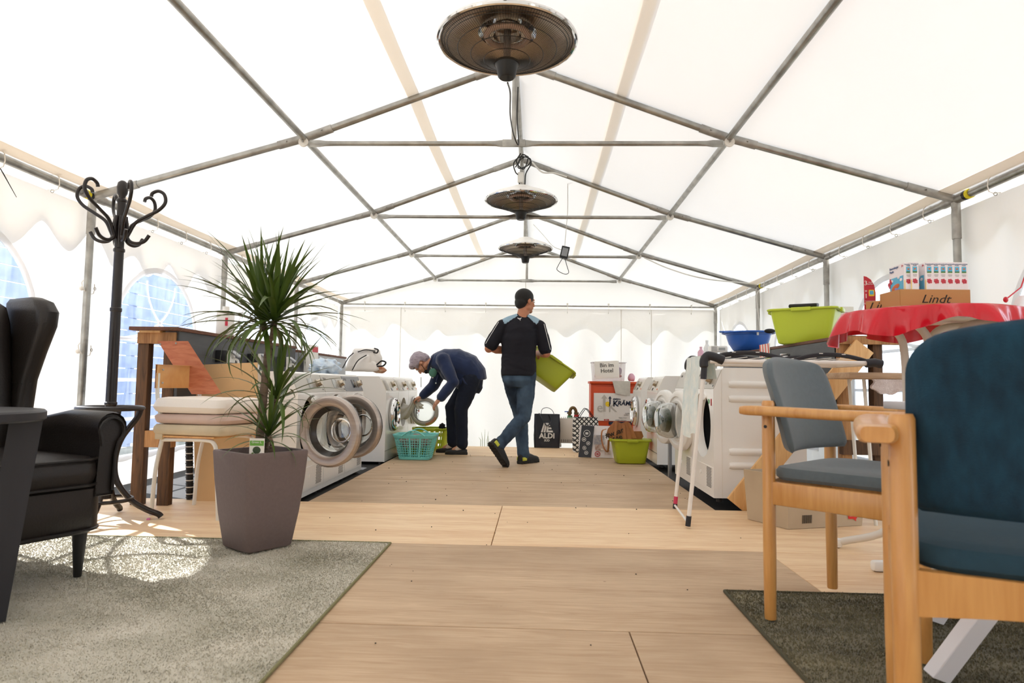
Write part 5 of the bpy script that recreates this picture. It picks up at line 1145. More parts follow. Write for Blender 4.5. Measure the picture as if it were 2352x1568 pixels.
blob('laundry_heap', 'mixed laundry lying in the turquoise basket', 'laundry', (-1.06, 6.74, .17), (.145, .10, .07), 'laundry_mix', 2, .3, 6)
blob('sock', 'black sock lying over the rim of the lime slotted basket', 'sock', (-.905, 7.58, .27), (.035, .03, .035), 'black_cloth', 5, .4, 5)
# ------------------------------------------------------------------ laundry on the left machines
blob('laundry_heap', 'pale blue rumpled laundry on the third left dryer', 'laundry', (-1.68, 5.72, .885), (.11, .20, .075), 'laundry_blue', 7, .45, 6)
tg = thing('tote_bag', 'white tote bag with black straps slumped on the left washer', 'bag', (-1.60, 6.80, .83))
def pillow(outline, Y, dep, seed):
    "soft bag: silhouette given as points on the plane Y, swelling to depth dep"
    o = [P(u, v, Y=Y) for u, v in outline]; o = spline(o+[o[0]], 5)[:-1]; c = sum(o, Vector())/len(o); rings = []
    for q, k in ((0, .72), (.08, .90), (.25, 1.0), (.6, 1.0), (.9, .93), (1, .75)):
        rings.append([c+(p-c)*(k*(1+.035*nz(p.x*9+seed, p.z*9, q*4)))+Vector((0, dep*q+.012*nz(p.x*12, p.z*12, seed), 0)) for p in o])
    for r in rings:
        for p in r: p.z = max(p.z, .832)
    return loft(rings)
ob('bag_body', pillow([(787, 851), (797, 826), (808, 803), (818, 799), (845, 799), (861, 799), (864, 809), (869, 820), (868, 836), (862, 852)], 6.62, .24, 1), 'cloth_white', tg, W=True, ang=80)
ob('bag_body', pillow([(806, 853), (820, 832), (841, 815), (848, 818), (849, 833), (857, 829), (865, 840), (863, 852)], 6.56, .07, 4), 'cloth_white', tg, W=True, ang=80)
mat('strap_black', '#1a191b', .8)
for pts_ in ([P(787, 845, Y=6.56), P(800, 822, Y=6.58), P(812, 810, Y=6.60)], [P(809, 850, Y=6.50), P(822, 828, Y=6.52), P(842, 815, Y=6.54)], [P(822, 808, Y=6.6), P(840, 803, Y=6.6), P(862, 806, Y=6.62)]): ob('strap', MB().tube(spline(pts_, 6), .010, 8, flat=(.5, 1)), 'strap_black', tg, W=True)
ob('strap_loop', MB().tube(spline([P(860, 800, Y=6.62), P(868, 803, Y=6.6), P(866, 810, Y=6.6), P(858, 809, Y=6.62)], 6), .007, 8), 'strap_black', tg, W=True); ob('strap_loop', MB().tube(spline([P(865, 838, Y=6.58), P(876, 829, Y=6.56), P(886, 832, Y=6.56), P(880, 840, Y=6.56), P(866, 841, Y=6.58)], 6), .008, 8), 'strap_black', tg, W=True)
mat('rust_cloth', '#a8562c', .9, col2='#d6c0a5', vscale=(16, 16, 16))
blob('scarf', 'rust coloured cloth under the white tote bag', 'cloth', P(872, 850, Y=6.66), (.06, .06, .035), 'rust_cloth', 3, .3, 6)
# carton and bottle on the left wall cap
bq = P(705, 830, X=-2.0); bo_ = thing('detergent_carton', 'tall white carton with red print between the left wall boards', 'carton', (bq.x+.02, bq.y, .83)); ob('carton_body', MB().box((bq.x+.04, bq.y, .97), (.07, .19, .28), bev=.002), 'white_plastic', bo_, W=True); ob('print_block', MB().box((bq.x+.0765, bq.y, 1.07), (.002, .15, .05)), 'box_red', bo_, W=True)
bq = P(517, 757, X=-2.17); bo_ = thing('detergent_bottle', 'white bottle with red label on the left wall cap', 'bottle', (bq.x, bq.y, 1.087)); ob('bottle_body', MB().box((bq.x, bq.y, 1.19), (.10, .13, .20), bev=.03, seg=3), 'white_plastic', bo_, W=True); ob('cap', MB().lathe([(.025, 1.28), (.025, 1.32), (.001, 1.32)], 14, trans(bq.x, bq.y, 0)), 'white_plastic', bo_, W=True); ob('bottle_label', MB().box((bq.x+.04, bq.y-.066, 1.20), (.02, .002, .06)), 'box_red', bo_, W=True)
# ------------------------------------------------------------------ orange switch cabinet with sign
mat('orange', '#c8481a', .45); mat('sign_white', '#e4e0dc', .4); mat('sign_grey', '#b5b0a8', .5); mat('sign_navy', '#1c2740', .5); mat('sign_yellow', '#e9c71f', .5)
ox0, oy, oz1 = P(1357, 940, Y=8.16).x, 8.16, P(1400, 880, Y=8.16).z
oc = thing('switch_cabinet', 'orange metal cabinet with white company sign by the back', 'cabinet', (ox0+.3, oy+.15, -.05))
ob('cabinet_body', MB().box((ox0+.30, oy+.16, (oz1-.05)/2), (.60, .30, oz1+.05), bev=.004), 'orange', oc, W=True); ob('cabinet_lid', MB().box((ox0+.30, oy+.15, oz1+.008), (.63, .34, .03), bev=.004), 'orange', oc, W=True)
dr_ = ob('cabinet_door', MB().box((ox0+.305, oy+.004, (oz1-.05)/2+.0), (.55, .012, oz1-.03), bev=.003), 'orange', oc, W=True); ob('lock', MB().box((ox0-.004, oy+.05, .43), (.012, .03, .05)), 'orange', oc, W=True)
q0, q1 = P(1364, 902, Y=8.145), P(1450, 966, Y=8.145); sx0, sz1, sz0 = q0.x, q0.z, .34
ob('sign_plate', MB().box(((sx0+sx0+.52)/2, 8.148, (sz1+sz0)/2), (.52, .004, sz1-sz0)), 'sign_white', dr_, W=True)
def sg(u, v): p = P(u, v, Y=8.144); return (p.x, p.z)
def poly(nm, pts_, m, dy=0): mb = MB(); mb.prism([(x, z) for x, z in [sg(*p) for p in pts_]], 0, .0015, Matrix(((1, 0, 0, 0), (0, 0, 1, 8.1425-dy), (0, 1, 0, 0), (0, 0, 0, 1)))); return ob(nm, mb, m, dr_, W=True, smooth=False)
def stx(t, u, v, size, m, **k): p = P(u, v, Y=8.142); return text(t, trans(p) @ rotm('X', pi/2), size, m, dr_, **k)
poly('logo_arrow', [(1385, 945), (1385, 915), (1381, 915), (1388, 906), (1395, 915), (1391, 915), (1391, 945)], 'sign_grey'); stx('e', 1378, 936, .17, 'sign_grey'); stx('K', 1407, 936, .17, 'sign_grey')
poly('logo_arrow', [(1399.5, 928), (1399.5, 915), (1397, 915), (1401, 909), (1405, 915), (1402.5, 915), (1402.5, 928)], 'sign_navy', .002); stx('e', 1395.5, 926, .115, 'sign_yellow', bold=.005); stx('K', 1414, 927, .10, 'sign_navy', bold=.003); stx('RÄMER', 1418, 926, .075, 'sign_navy', align='LEFT', shear=.2, bold=.002); stx('elektro', 1408, 916, .032, 'sign_navy', align='LEFT', bold=.001)
for t_, u, v in (('Quellen', 1436, 949), ('53498 B', 1433, 953), ('Telefon 0 26 3', 1421, 959.5), ('info@ek-elektrokra', 1413, 964.5)): stx(t_, u, v, .017, 'ink', align='LEFT')
mb_ = P(1393, 964, Y=8.143); ob('brand_plate', MB().box((mb_.x, 8.143, mb_.z), (.06, .003, .018)), 'label_red', dr_, W=True); stx('Miele', 1393, 964, .016, 'white_print'); mb_ = P(1430, 972, Y=8.143); ob('web_bar', MB().box((mb_.x, 8.143, mb_.z), (.34, .003, .035)), 'sign_navy', dr_, W=True); stx('oe.c', 1443, 972, .032, 'white_print')
# clear storage box with handwritten-style card
def clearplastic():
    m = bpy.data.materials.new('clear_plastic'); m.use_nodes = True; nt = m.node_tree; nt.nodes.clear(); L = nt.links.new
    o = nd(nt, 'ShaderNodeOutputMaterial'); t = nd(nt, 'ShaderNodeBsdfTransparent'); g = nd(nt, 'ShaderNodeBsdfDiffuse'); gl = nd(nt, 'ShaderNodeBsdfGlossy'); m1 = nd(nt, 'ShaderNodeMixShader'); m2 = nd(nt, 'ShaderNodeMixShader')
    t.inputs[0].default_value = (.9, .88, .88, 1); g.inputs[0].default_value = (.8, .78, .78, 1); gl.inputs[1].default_value = .1; m1.inputs[0].default_value = .28; m2.inputs[0].default_value = .06
    L(t.outputs[0], m1.inputs[1]); L(g.outputs[0], m1.inputs[2]); L(m1.outputs[0], m2.inputs[1]); L(gl.outputs[0], m2.inputs[2]); L(m2.outputs[0], o.inputs[0]); M['clear_plastic'] = m
clearplastic()
oz = oz1+.024; bx0 = P(1360, 860, Y=8.2).x
sb_ = thing('storage_box', 'clear plastic storage box with a Bin im Hotel card on top of the orange cabinet', 'box', (bx0+.21, 8.32, oz))
ob('box_wall', loft([[(bx0+.21+x*k, 8.32+y*k, oz+z) for x, y in rrect(.42, .24, .03, 4)] for z, k in ((0, .90), (.01, .92), (.235, 1.0))]), 'clear_plastic', sb_, W=True); ob('rim', MB().tube([(bx0+.21+x, 8.32+y, oz+.235) for x, y in rrect(.43, .25, .03, 4)], .006, 6, closed=True), 'clear_plastic', sb_, W=True)
ca_ = P(1394, 849, Y=8.185); Tc = trans(ca_) @ rotm('Y', rad(-3)) @ rotm('X', pi/2)
ob('card', MB().box((0, 0, 0), (.30, .215, .003), Tc), 'paper', sb_, W=True); text('Bin im\nHotel', Tc @ trans(.0, .022, .003), .068, 'text_grey', sb_, bold=.0015)
mat('pink_cloth', '#e2478a', .9); mat('mauve', '#9a8296', .9); mat('crimson_cloth', '#a83248', .9)
for nm, lab, dx, dz, r, m in (('folded_towel', 'crimson folded towel at the bottom of the storage box', .21, .075, (.165, .08, .04), 'crimson_cloth'), ('folded_towel', 'bright pink cloth in the storage box', .30, .16, (.06, .05, .03), 'pink_cloth'), ('folded_towel', 'mauve cloth at the right side of the storage box', .33, .125, (.05, .06, .06), 'mauve')): blob(nm, lab, 'towel', (bx0+dx, 8.33, oz+dz), r, m, dx*30, .2, 4, 'cloths in the storage box')
blob('pink_jug', 'pink plastic jug beside the storage box', 'jug', (bx0+.50, 8.30, oz+.05), (.045, .045, .055), 'bottle_pink', 2, .1, 2)
# grey cloth over the cabinet corner
def gc(u, v): return (ox0+.26+.22*u+.04*v*(1-u), oy-.028-.012*sin(u*5)*v, oz1+.030-.155*v-.03*u*v)
tag(ob('cloth', MB().grid(gc, 10, 10), 'cloth_lightgrey', ang=80), 'grey woven cloth hanging over the orange cabinet front', 'cloth')
# ------------------------------------------------------------------ bags on the floor
mat('bag_navy', '#141926', .35, coat=.2); mat('print_white', '#dcdcdc', .6)
def shopbag(name, label, cen, w, d, h, m, rz=0, puff=.04, cat='bag', lean=0, grp='bags on the plank floor'):
    t = thing(name, label, cat, cen, rz, grp); rings = []
    for i in range(9):
        q = i/8; kx = 1+puff*sin(pi*q); ky = (1-.35*q)*(1+puff*2*sin(pi*q)); rings.append([(x*kx+.006*nz(x*20, q*5), y*ky+lean*q*h+.010*nz(x*14, q*6, 3), h*q*(1+.02*nz(x*9, 1))) for x, y in rrect(w, d, min(w, d)*.12, 4)])
    b = loft(rings, False); n = len(rings[0]); b.F.append(tuple(range(n))[::-1]); ob('bag_body', b, m, t, ang=60); return t
ac = P(1256, 1028, Z=0)
ab = shopbag('shopping_bag', 'dark navy shopping bag with white lettering left of the radiator', (ac.x, ac.y+.11, -.001), .315, .20, .41, 'bag_navy')
yb = -.118
for k in range(3): ob('bag_stripe', MB().add([(-.075+.033*k, yb, .19), (-.052+.033*k, yb, .19), (-.022+.033*k-.012*k, yb, .305), (-.040+.033*k-.014*k, yb, .305)], [(0, 1, 2, 3)]), 'print_white', ab)
for k in range(3): ob('bag_stripe', MB().add([(.018-.016*k+.016*k, yb, .19+.038*k), (.075-.018*k, yb, .19+.038*k), (.068-.018*k, yb, .213+.038*k), (.012, yb, .213+.038*k)], [(0, 1, 2, 3)]), 'print_white', ab)
text('ALDI', trans(-.0, yb, .145) @ rotm('X', pi/2), .088, 'print_white', ab, W=False, bold=.003); text('SÜD', trans(-.0, yb, .09) @ rotm('X', pi/2), .036, 'print_white', ab, W=False, bold=.001)
ob('handle', MB().tube(spline([(-.08, -.07, .40), (-.06, -.08, .47), (0, -.08, .49), (.06, -.08, .46), (.09, -.07, .40)], 6), .009, 8, flat=(.4, 1)), 'bag_navy', ab); ob('handle', MB().tube(spline([(-.10, -.075, .42), (-.05, -.12, .34), (0, -.125, .27), (.05, -.12, .33), (.02, -.10, .41)], 6), .009, 8, flat=(.4, 1)), 'bag_navy', ab)
# convector radiator
rc = P(1303, 1027, Z=0)
ra_ = thing('convector_heater', 'white electric convector radiator standing between two bags', 'radiator', (rc.x+.06, rc.y+.12, -.001))
ob('case', MB().box((0, 0, .20), (.40, .09, .31), bev=.008), 'enamel_warm', ra_)
for k in range(16): ob('grille_bar', MB().box((-.18+k*.024, -.02, .362), (.008, .06, .02)), 'white_plastic', ra_)
for k in range(16): ob('grille_bar', MB().box((-.18+k*.024, -.046, .075), (.008, .006, .035)), 'rubber', ra_)
for x in (-.15, .15): ob('foot', MB().box((x, 0, .022), (.035, .18, .04), bev=.004), 'white_plastic', ra_)
mat('brass_old', '#6f5c3e', .5, .6); mat('valve_green', '#2f7a48', .5); mat('valve_red', '#b32c2c', .5)
pv = thing('pipe_valve', 'old brass U-pipe with green and red valves above the radiator', 'pipe', P(1315, 962, Y=8.42)); pq = lambda u, v: P(u, v, Y=8.42)
ob('pipe', MB().tube(spline([pq(1309, 1010), pq(1308, 962), pq(1309, 945), pq(1313, 937), pq(1319, 937), pq(1323, 945), pq(1324, 962), pq(1324, 1010)], 6), .020, 12), 'brass_old', pv, W=True)
for u, v, m in ((1309, 958, 'valve_green'), (1324, 956, 'valve_red')): ob('valve', MB().tube([pq(u, v-4), pq(u, v+4)], .032, 12), m, pv, W=True)
for u, v in ((1308, 948), (1324, 949)): ob('union_nut', MB().tube([pq(u, v-2.5), pq(u, v+2.5)], .031, 6), 'brass_old', pv, W=True)
ob('lever', MB().box((0, 0, 0), (.07, .012, .012), trans(pq(1303, 945))), 'basin_blue', pv, W=True)
# patterned bag
def checker():
    m = bpy.data.materials.new('lattice_print'); m.use_nodes = True; nt = m.node_tree; L = nt.links.new; b = nt.nodes['Principled BSDF']
    tc = nd(nt, 'ShaderNodeTexCoord'); mp = nd(nt, 'ShaderNodeMapping'); mp.inputs['Rotation'].default_value = (0, rad(45), 0); mp.inputs['Scale'].default_value = (1, .0, 1); br = nd(nt, 'ShaderNodeTexBrick'); br.inputs['Scale'].default_value = 26; br.offset = 0; br.inputs['Brick Width'].default_value = 1; br.inputs['Row Height'].default_value = 1; br.inputs['Mortar Size'].default_value = .17
    mp2 = nd(nt, 'ShaderNodeSeparateXYZ'); cb = nd(nt, 'ShaderNodeCombineXYZ'); L(tc.outputs['Object'], mp.inputs[0]); L(mp.outputs[0], mp2.inputs[0]); L(mp2.outputs[0], cb.inputs[0]); L(mp2.outputs[2], cb.inputs[1]); L(cb.outputs[0], br.inputs[0])
    for i, c_ in ((1, (.75, .73, .70, 1)), (2, (.75, .73, .70, 1)), (3, (.01, .01, .012, 1))): br.inputs[i].default_value = c_
    L(br.outputs[0], b.inputs['Base Color']); b.inputs['Roughness'].default_value = .7; M['lattice_print'] = m
checker()
pc_ = P(1348, 1041, Z=0)
pb_ = shopbag('shopping_bag', 'tall bag with black and white lattice print beside the cabinet', (pc_.x, pc_.y+.22, -.001), .28, .20, .40, 'lattice_print', rad(4)); 
for s in (-.06, .07): ob('handle', MB().tube(spline([(-.09, s, .38), (-.04, s, .46), (.0, s, .50), (.05, s, .45), (.10, s, .38)], 6), .012, 8, flat=(.35, 1)), 'strap_black', pb_)
ob('bag_lining', MB().box((0, 0, .385), (.25, .12, .02), bev=.008), 'black_cloth', pb_)
# navy and white pharmacy style bag
nc = P(1372, 1051, Z=0)
nb = shopbag('shopping_bag', 'navy and white printed carrier leaning before the lattice bag', (nc.x-.005, nc.y+.08, -.001), .36, .12, .335, 'box_white', rad(-6), .05, lean=.12)
ob('navy_panel', MB().add([(-.19, -.072, .002), (-.055, -.074, .002), (-.02, -.042, .335), (-.155, -.04, .34)], [(0, 1, 2, 3)]), 'bag_navy', nb)
def onbag(x, z): return (x, -.0755+.094*z, z)
for x, z, r in ((-.10, .255, .034), (-.13, .19, .02), (-.085, .15, .018), (-.125, .10, .018), (-.105, .05, .018)):
    T = frame(onbag(x, z), (1, 0, 0), (0, .1, 1)); rg_ = MB().tube(arc((0, 0, 0), r, 0, 2*pi, 20, (1, 0, 0), (0, 1, 0))[:-1], .003, 5, closed=True, T=T); rg_.box((0, 0, 0), (r*.9, r*.7, .003), T); ob('bag_emblem', rg_, 'print_white', nb)
mat('photo_brown', '#8a5c48', .7, col2='#e9e0da', vscale=(25, 25, 25)); mat('photo_mix', '#cfc4bf', .7, col2='#6f7688', vscale=(22, 22, 22))
for x, z, w_, h_, m in ((.03, .19, .11, .10, 'photo_mix'), (.05, .11, .12, .06, 'photo_brown'), (.12, .06, .06, .05, 'photo_brown')): ob('photo_print', MB().box((0, 0, 0), (w_, h_, .002), frame(onbag(x, z), (1, 0, 0), (0, .1, 1)) @ trans(0, 0, .003)), m, nb)
T = frame(onbag(.015, .04), (1, 0, 0), (0, .1, 1)) @ trans(0, 0, .004); rg_ = MB().tube(arc((0, 0, 0), .026, 0, 2*pi, 20, (1, 0, 0), (0, 1, 0))[:-1], .004, 5, closed=True, T=T); rg_.box((0, 0, 0), (.024, .016, .002), T); ob('bag_emblem', rg_, 'label_red', nb)
# crumpled brown paper bag lying in the lime tub
mat('kraft_bag', '#a97048', .8, var=.12, vscale=(9, 9, 9), bump=.3, bscale=30)
kb = thing('paper_bag', 'crumpled brown paper bag lettered wear the, lying on the lime tub', 'bag', P(1430, 1005, Y=6.78))
kp = lambda u, v, Y=6.72: P(u, v, Y=Y)
front_ = [kp(1392, 1000), kp(1396, 985), kp(1412, 966), kp(1428, 972), kp(1440, 968), kp(1448, 985), kp(1454, 1008), kp(1430, 1014), kp(1405, 1012)]
back_ = [p+Vector((.01, .10, -.005)) for p in front_]
n_ = len(front_); bmv = MB().add(front_+back_, [tuple(range(n_)), tuple(range(n_, 2*n_))[::-1]]+[(i, n_+i, n_+(i+1) % n_, (i+1) % n_) for i in range(n_)]); ob('bag_body', bmv, 'kraft_bag', kb, W=True, smooth=False)
for i, (a, b_) in enumerate(((2, 8), (3, 7), (4, 6))): ob('bag_fold', MB().add([front_[a]+Vector((0, -.008, 0)), front_[a]+Vector((.03, -.012, -.012)), front_[b_]+Vector((.035, -.025, .01)), front_[b_]+Vector((0, -.006, .005))], [(0, 1, 2, 3)]), 'kraft_bag', kb, W=True, smooth=False)
ob('bag_handle', MB().tube(spline([kp(1392, 985), kp(1383, 990, 6.70), kp(1382, 1010, 6.70), kp(1388, 1030, 6.70), kp(1396, 1036, 6.70), kp(1398, 1010, 6.70)], 5), .012, 8, flat=(.3, 1.3)), 'kraft_bag', kb, W=True)
ob('bag_side', MB().add([kp(1449, 1012, 6.72), kp(1452, 990, 6.70), kp(1474, 990, 6.72), kp(1478, 1002, 6.74), kp(1470, 1014, 6.74)], [(0, 1, 2, 3, 4)]), 'kraft_bag', kb, W=True, smooth=False)
Tk = frame(kp(1411, 994, 6.705), (1, 0, .38), (-.35, 0, 1)); text('#wear', Tk, .075, 'ink', kb, bold=.001); Tk = frame(kp(1418, 1005, 6.70), (1, 0, .3), (-.3, 0, 1)); text('the', Tk, .075, 'ink', kb, bold=.001)
# grass blades behind the planks
mat('grass', '#7d8a3c', .7)
gr_ = thing('grass_tuft', 'few blades of grass growing up at the back wall', 'grass', (-.75, 10.2, GZ))
for u, du, v in ((1108, -2, 992), (1113, 1, 985), (1119, 3, 990), (1122, -1, 1000), (1104, -4, 1004)): ob('grass_blade', MB().tube([P(u, 1040, Y=9.4), P(u, 1010, Y=9.4), P(u+du, v, Y=9.4)], [.004, .004, .001], 5), 'grass', gr_, W=True)
# ------------------------------------------------------------------ people
mat('skin_man', '#b5795a', .55, var=.06, vscale=(20, 20, 20)); mat('skin_woman', '#c08a6e', .55, var=.08, vscale=(20, 20, 20)); mat('hair_dark', '#17130f', .6, var=.4, vscale=(90, 90, 90), bump=.6, bscale=220); mat('hair_grey', '#b3a6ae', .6, col2='#8d8089', vscale=(18, 50, 50), bump=.7, bscale=120)
mat('shirt_navy', '#14131c', .9, bump=.2, bscale=400); mat('shoulder_blue', '#93aebf', .9); mat('jeans', '#1c2a3b', .9, col2='#4a5f74', vscale=(6, 6, 4), detail=5, bump=.2, bscale=500); mat('jeans_dark', '#10182a', .9, var=.2, vscale=(6, 6, 4), bump=.2, bscale=500); mat('jacket_blue', '#1a2a4d', .9, var=.12, vscale=(7, 7, 7), bump=.25, bscale=300, sheen=.3)
mat('shoe_black', '#1b1a1b', .6); mat('sole_black', '#252321', .7, bump=.5, bscale=60); mat('shoe_yellow', '#c9cc4a', .5); mat('sock_pale', '#cdbdb0', .9, bump=.2, bscale=400); mat('eye_white', '#e8e4de', .3); mat('watch_brown', '#3a2a20', .5); mat('green_print', '#4d7a68', .8)
def chainmb(mb, pts, seg=14, ends=True, flat=None, up=None):
    "tapered limb: pts = [(point, radius), ...] with round ends"
    P_ = [Vector(p) for p, r in pts]; R_ = [r for p, r in pts]
    mb.tube(P_, R_, seg, flat=flat, up=up)
    if ends and not flat:
        for p, r in zip(P_, R_): mb.sphere(p, r, 12, 8)
def remesh(mb, vox, smooth=2, name='skin'):
    me = bpy.data.meshes.new(name); me.from_pydata(mb.V, [], mb.F); o = bpy.data.objects.new(name, me); COL.objects.link(o)
    md = o.modifiers.new('r', 'REMESH'); md.mode = 'VOXEL'; md.voxel_size = vox; md.use_smooth_shade = True
    if smooth: s = o.modifiers.new('s', 'SMOOTH'); s.iterations = smooth; s.factor = .5
    bpy.context.view_layer.update(); dg = bpy.context.evaluated_depsgraph_get(); out = bpy.data.meshes.new_from_object(o.evaluated_get(dg)); bpy.data.objects.remove(o); bpy.data.meshes.remove(me)
    out.polygons.foreach_set('use_smooth', [True]*len(out.polygons)); out.name = name; return out
def wrinkle(me, amp, fr, stretch=(1, 1, 1)):
    n = len(me.vertices); co = [0.0]*(3*n); no = [0.0]*(3*n); me.vertices.foreach_get('co', co); me.vertices.foreach_get('normal', no)
    for i in range(n):
        x, y, z = co[3*i:3*i+3]; k = nz(x*fr*stretch[0], y*fr*stretch[1], z*fr*stretch[2]); k2 = 1-abs(nz(x*fr*1.7*stretch[0]+5, y*fr*1.7*stretch[1], z*fr*1.7*stretch[2]))*2; a = amp*(k*.6+k2*.4)
        for j in range(3): co[3*i+j] += no[3*i+j]*a
    me.vertices.foreach_set('co', co); me.update()
def extract(me, pred, off, name, material, parent):
    vs = {}; V = []; F = []
    for p in me.polygons:
        if pred(p.center, p.normal):
            f = []
            for i in p.vertices:
                if i not in vs: vs[i] = len(V); V.append(me.vertices[i].co+me.vertices[i].normal*off)
                f.append(vs[i])
            F.append(tuple(f))
    return ob(name, MB().add(V, F), material, parent, W=False, ang=180)
def head(mb, T, s=1.0):
    def S(c, r): mb.sphere(c, r, 16, 12, T @ Matrix.Scale(s, 4))
    S((0, -.012, .032), (.076, .094, .084)); S((0, .025, -.035), (.060, .066, .078)); S((0, .062, -.088), (.030, .024, .022)); S((0, .072, .024), (.050, .020, .014)); S((.034, .056, -.025), (.026, .026, .026)); S((-.034, .056, -.025), (.026, .026, .026)); S((0, .086, -.058), (.022, .011, .010))
    mb.tube([T @ (Vector(p)*s) for p in ((0, .082, .012), (0, .098, -.014), (0, .106, -.030))], [.008*s, .011*s, .0135*s], 10); S((0, .104, -.030), (.014, .012, .010))
    for x in (-1, 1): S((x*.078, -.008, -.006), (.011, .020, .031)); S((x*.050, .0, -.062), (.018, .035, .03))
def eyes(T, par, s=1.0):
    for x in (-1, 1):
        e = ob('eye', MB().sphere((x*.030, .0835, .004), (.012, .007, .008), 12, 8, T @ Matrix.Scale(s, 4)), 'eye_white', par, W=True); ob('pupil', MB().sphere((x*.030, .0895, .004), (.005, .003, .005), 8, 6, T @ Matrix.Scale(s, 4)), 'black', e, W=True)
def hand(mb, wrist, d, nrm, side=1, curl=.4, s=1.0, spread=.1):
    "palm and five fingers; d = direction of the fingers, nrm = back of the hand, side = thumb on +/- across"
    d = Vector(d).normalized(); nrm = (Vector(nrm)-d*Vector(nrm).dot(d)).normalized(); ac = d.cross(nrm)*side; w = Vector(wrist)
    for q in (-.026, -.009, .009, .026): mb.tube([w+ac*q*.6, w+d*.045*s+ac*q, w+d*.085*s+ac*q], [.016*s, .015*s, .012*s], 10)
    for k, (q, L) in enumerate(((.033, .072), (.011, .082), (-.011, .076), (-.033, .060))):
        p = w+d*.084*s+ac*q*s; a = 0; dirv = (d+ac*q*spread*20).normalized(); pts = [(p-dirv*.01, .0088*s)]
        for seg_ in range(3):
            a += curl*(.7+.5*seg_); v = dirv*cos(a)-nrm*sin(a); p = p+v*(L*s*(.42, .32, .26)[seg_]); pts.append((p, (.0086, .0078, .0066)[seg_]*s))
        chainmb(mb, pts, 10)
    t0 = w+d*.025*s+ac*.026; t1 = t0+(d*.55+ac*.75-nrm*.25).normalized()*.042*s; t2 = t1+(d*.85+ac*.25-nrm*.35).normalized()*.034*s; t3 = t2+(d*.9-nrm*.4).normalized()*.024*s
    chainmb(mb, [(t0, .013*s), (t1, .0105*s), (t2, .0092*s), (t3, .0078*s)], 10)
def shoe(T, L, upm, solem, parent, flat=False, yellow=False):
    h = .055 if flat else .095; prof = [(-.5, .55, .62), (-.42, .85, .80), (-.2, .9, .85), (.05, .88, .72), (.25, 1.0, .50), (.40, .86, .40), (.5, .45, .30)]
    rings = [[(L*x, y*.044*w, .018+z*h*hh) for y, z in ((-1, 0), (-1, .4), (-.75, .8), (-.3, 1), (.3, 1), (.75, .8), (1, .4), (1, 0))] for x, w, hh in prof]
    up_ = ob('shoe', loft(rings), upm, parent, W=True); up_.data.transform(Matrix.Identity(4))
    sl = loft([[(L*x*1.04, y*.047*w, z) for y in (-1, 1) for z in ((0, .022) if y < 0 else (.022, 0))] for x, w, hh in prof]); so = ob('sole', sl, solem, up_, W=True)
    for me, base in ((up_.data, None), (so.data, None)): pass
    kids = [up_, so]
    if yellow:
        yl = ob('heel_patch', MB().box((-L*.36, -.036, .042), (.055, .018, .034), bev=.004), 'shoe_yellow', up_, W=True); kids.append(yl); y2 = ob('heel_patch', MB().box((-L*.36, .036, .042), (.055, .018, .034), bev=.004), 'shoe_yellow', up_, W=True); kids.append(y2)
        tr_ = MB()
        for k in range(9): tr_.box((L*(-.44+.11*k), 0, -.003), (.016, .070, .008))
        kids.append(ob('tread', tr_, solem, up_, W=True))
    inv = chain(parent).inverted()
    for o_ in kids: o_.data.transform(inv @ T)
    return up_
def dirT(o, fwd, up):
    x = Vector(fwd).normalized(); z = Vector(up); y = z.cross(x).normalized(); z = x.cross(y); return Matrix(((x.x, y.x, z.x, o[0]), (x.y, y.y, z.y, o[1]), (x.z, y.z, z.z, o[2]), (0, 0, 0, 1)))
V3 = Vector
# ---- man walking away with the tub
mb = MB()
HT = trans(.058, 6.455, 1.585) @ rotm('Z', rad(-52)) @ rotm('X', rad(-4))
head(mb, HT, 1.0)
shL, shR = V3((-.165, 6.42, 1.345)), V3((.200, 6.45, 1.345)); elL, elR = V3((-.295, 6.405, 1.115)), V3((.268, 6.45, 1.075)); wrL, wrR = V3((-.06, 6.60, 1.10)), V3((.19, 6.67, 1.09))
hipL, hipR = V3((-.085, 6.45, .87)), V3((.085, 6.43, .87)); knL, knR = V3((.015, 6.60, .475)), V3((.055, 6.42, .455)); anL, anR = V3((.055, 6.52, .085)), V3((-.163, 6.20, .205))
chainmb(mb, [((.03, 6.43, 1.42), .062), ((.045, 6.445, 1.52), .056)]); chainmb(mb, [(shL, .055), (elL.lerp(shL, .45), .05), (elL, .043), (elL.lerp(wrL, .3), .044), (wrL, .028)]); chainmb(mb, [(shR, .055), (elR.lerp(shR, .45), .05), (elR, .043), (elR.lerp(wrR, .3), .044), (wrR, .028)])
mb.tube([(0, 6.43, .86), (0, 6.43, 1.0), (.0, 6.425, 1.2), (.015, 6.43, 1.36), (.03, 6.435, 1.42)], [.14, .14, .14, .105, .05], 18, flat=(.70, 1.0), up=(0, 1, 0))
for a, b, c_ in ((hipL, knL, anL), (hipR, knR, anR)): chainmb(mb, [(a, .075), (a.lerp(b, .5), .065), (b, .05), (b.lerp(c_, .35), .048), (c_, .033)])
hand(mb, wrL, (.35, .75, -.35), (-.8, .3, .3), 1, .45); hand(mb, wrR, (-.15, .85, -.45), (.8, .2, .4), -1, .45)
for a, f in ((anL, (.55, .83, -.35)), (anR, (.12, .10, -.19))): f = V3(f).normalized(); chainmb(mb, [(a, .034), (a+f*(.09 if a is anL else .035)+V3((0, 0, -.03 if a is anL else 0)), .028)])
man = tag(ob('person', remesh(mb, .0055, 2, 'person'), 'skin_man'), 'man in navy T-shirt and jeans walking away carrying a lime tub', 'person')
eyes(HT, man)
hr = MB(); hr.sphere((0, -.02, .042), (.083, .098, .086), 24, 16, HT); hr.sphere((0, -.058, -.015), (.066, .056, .066), 20, 14, HT); hme = remesh(hr, .006, 1, 'hair')
bad = [p for p in hme.polygons]
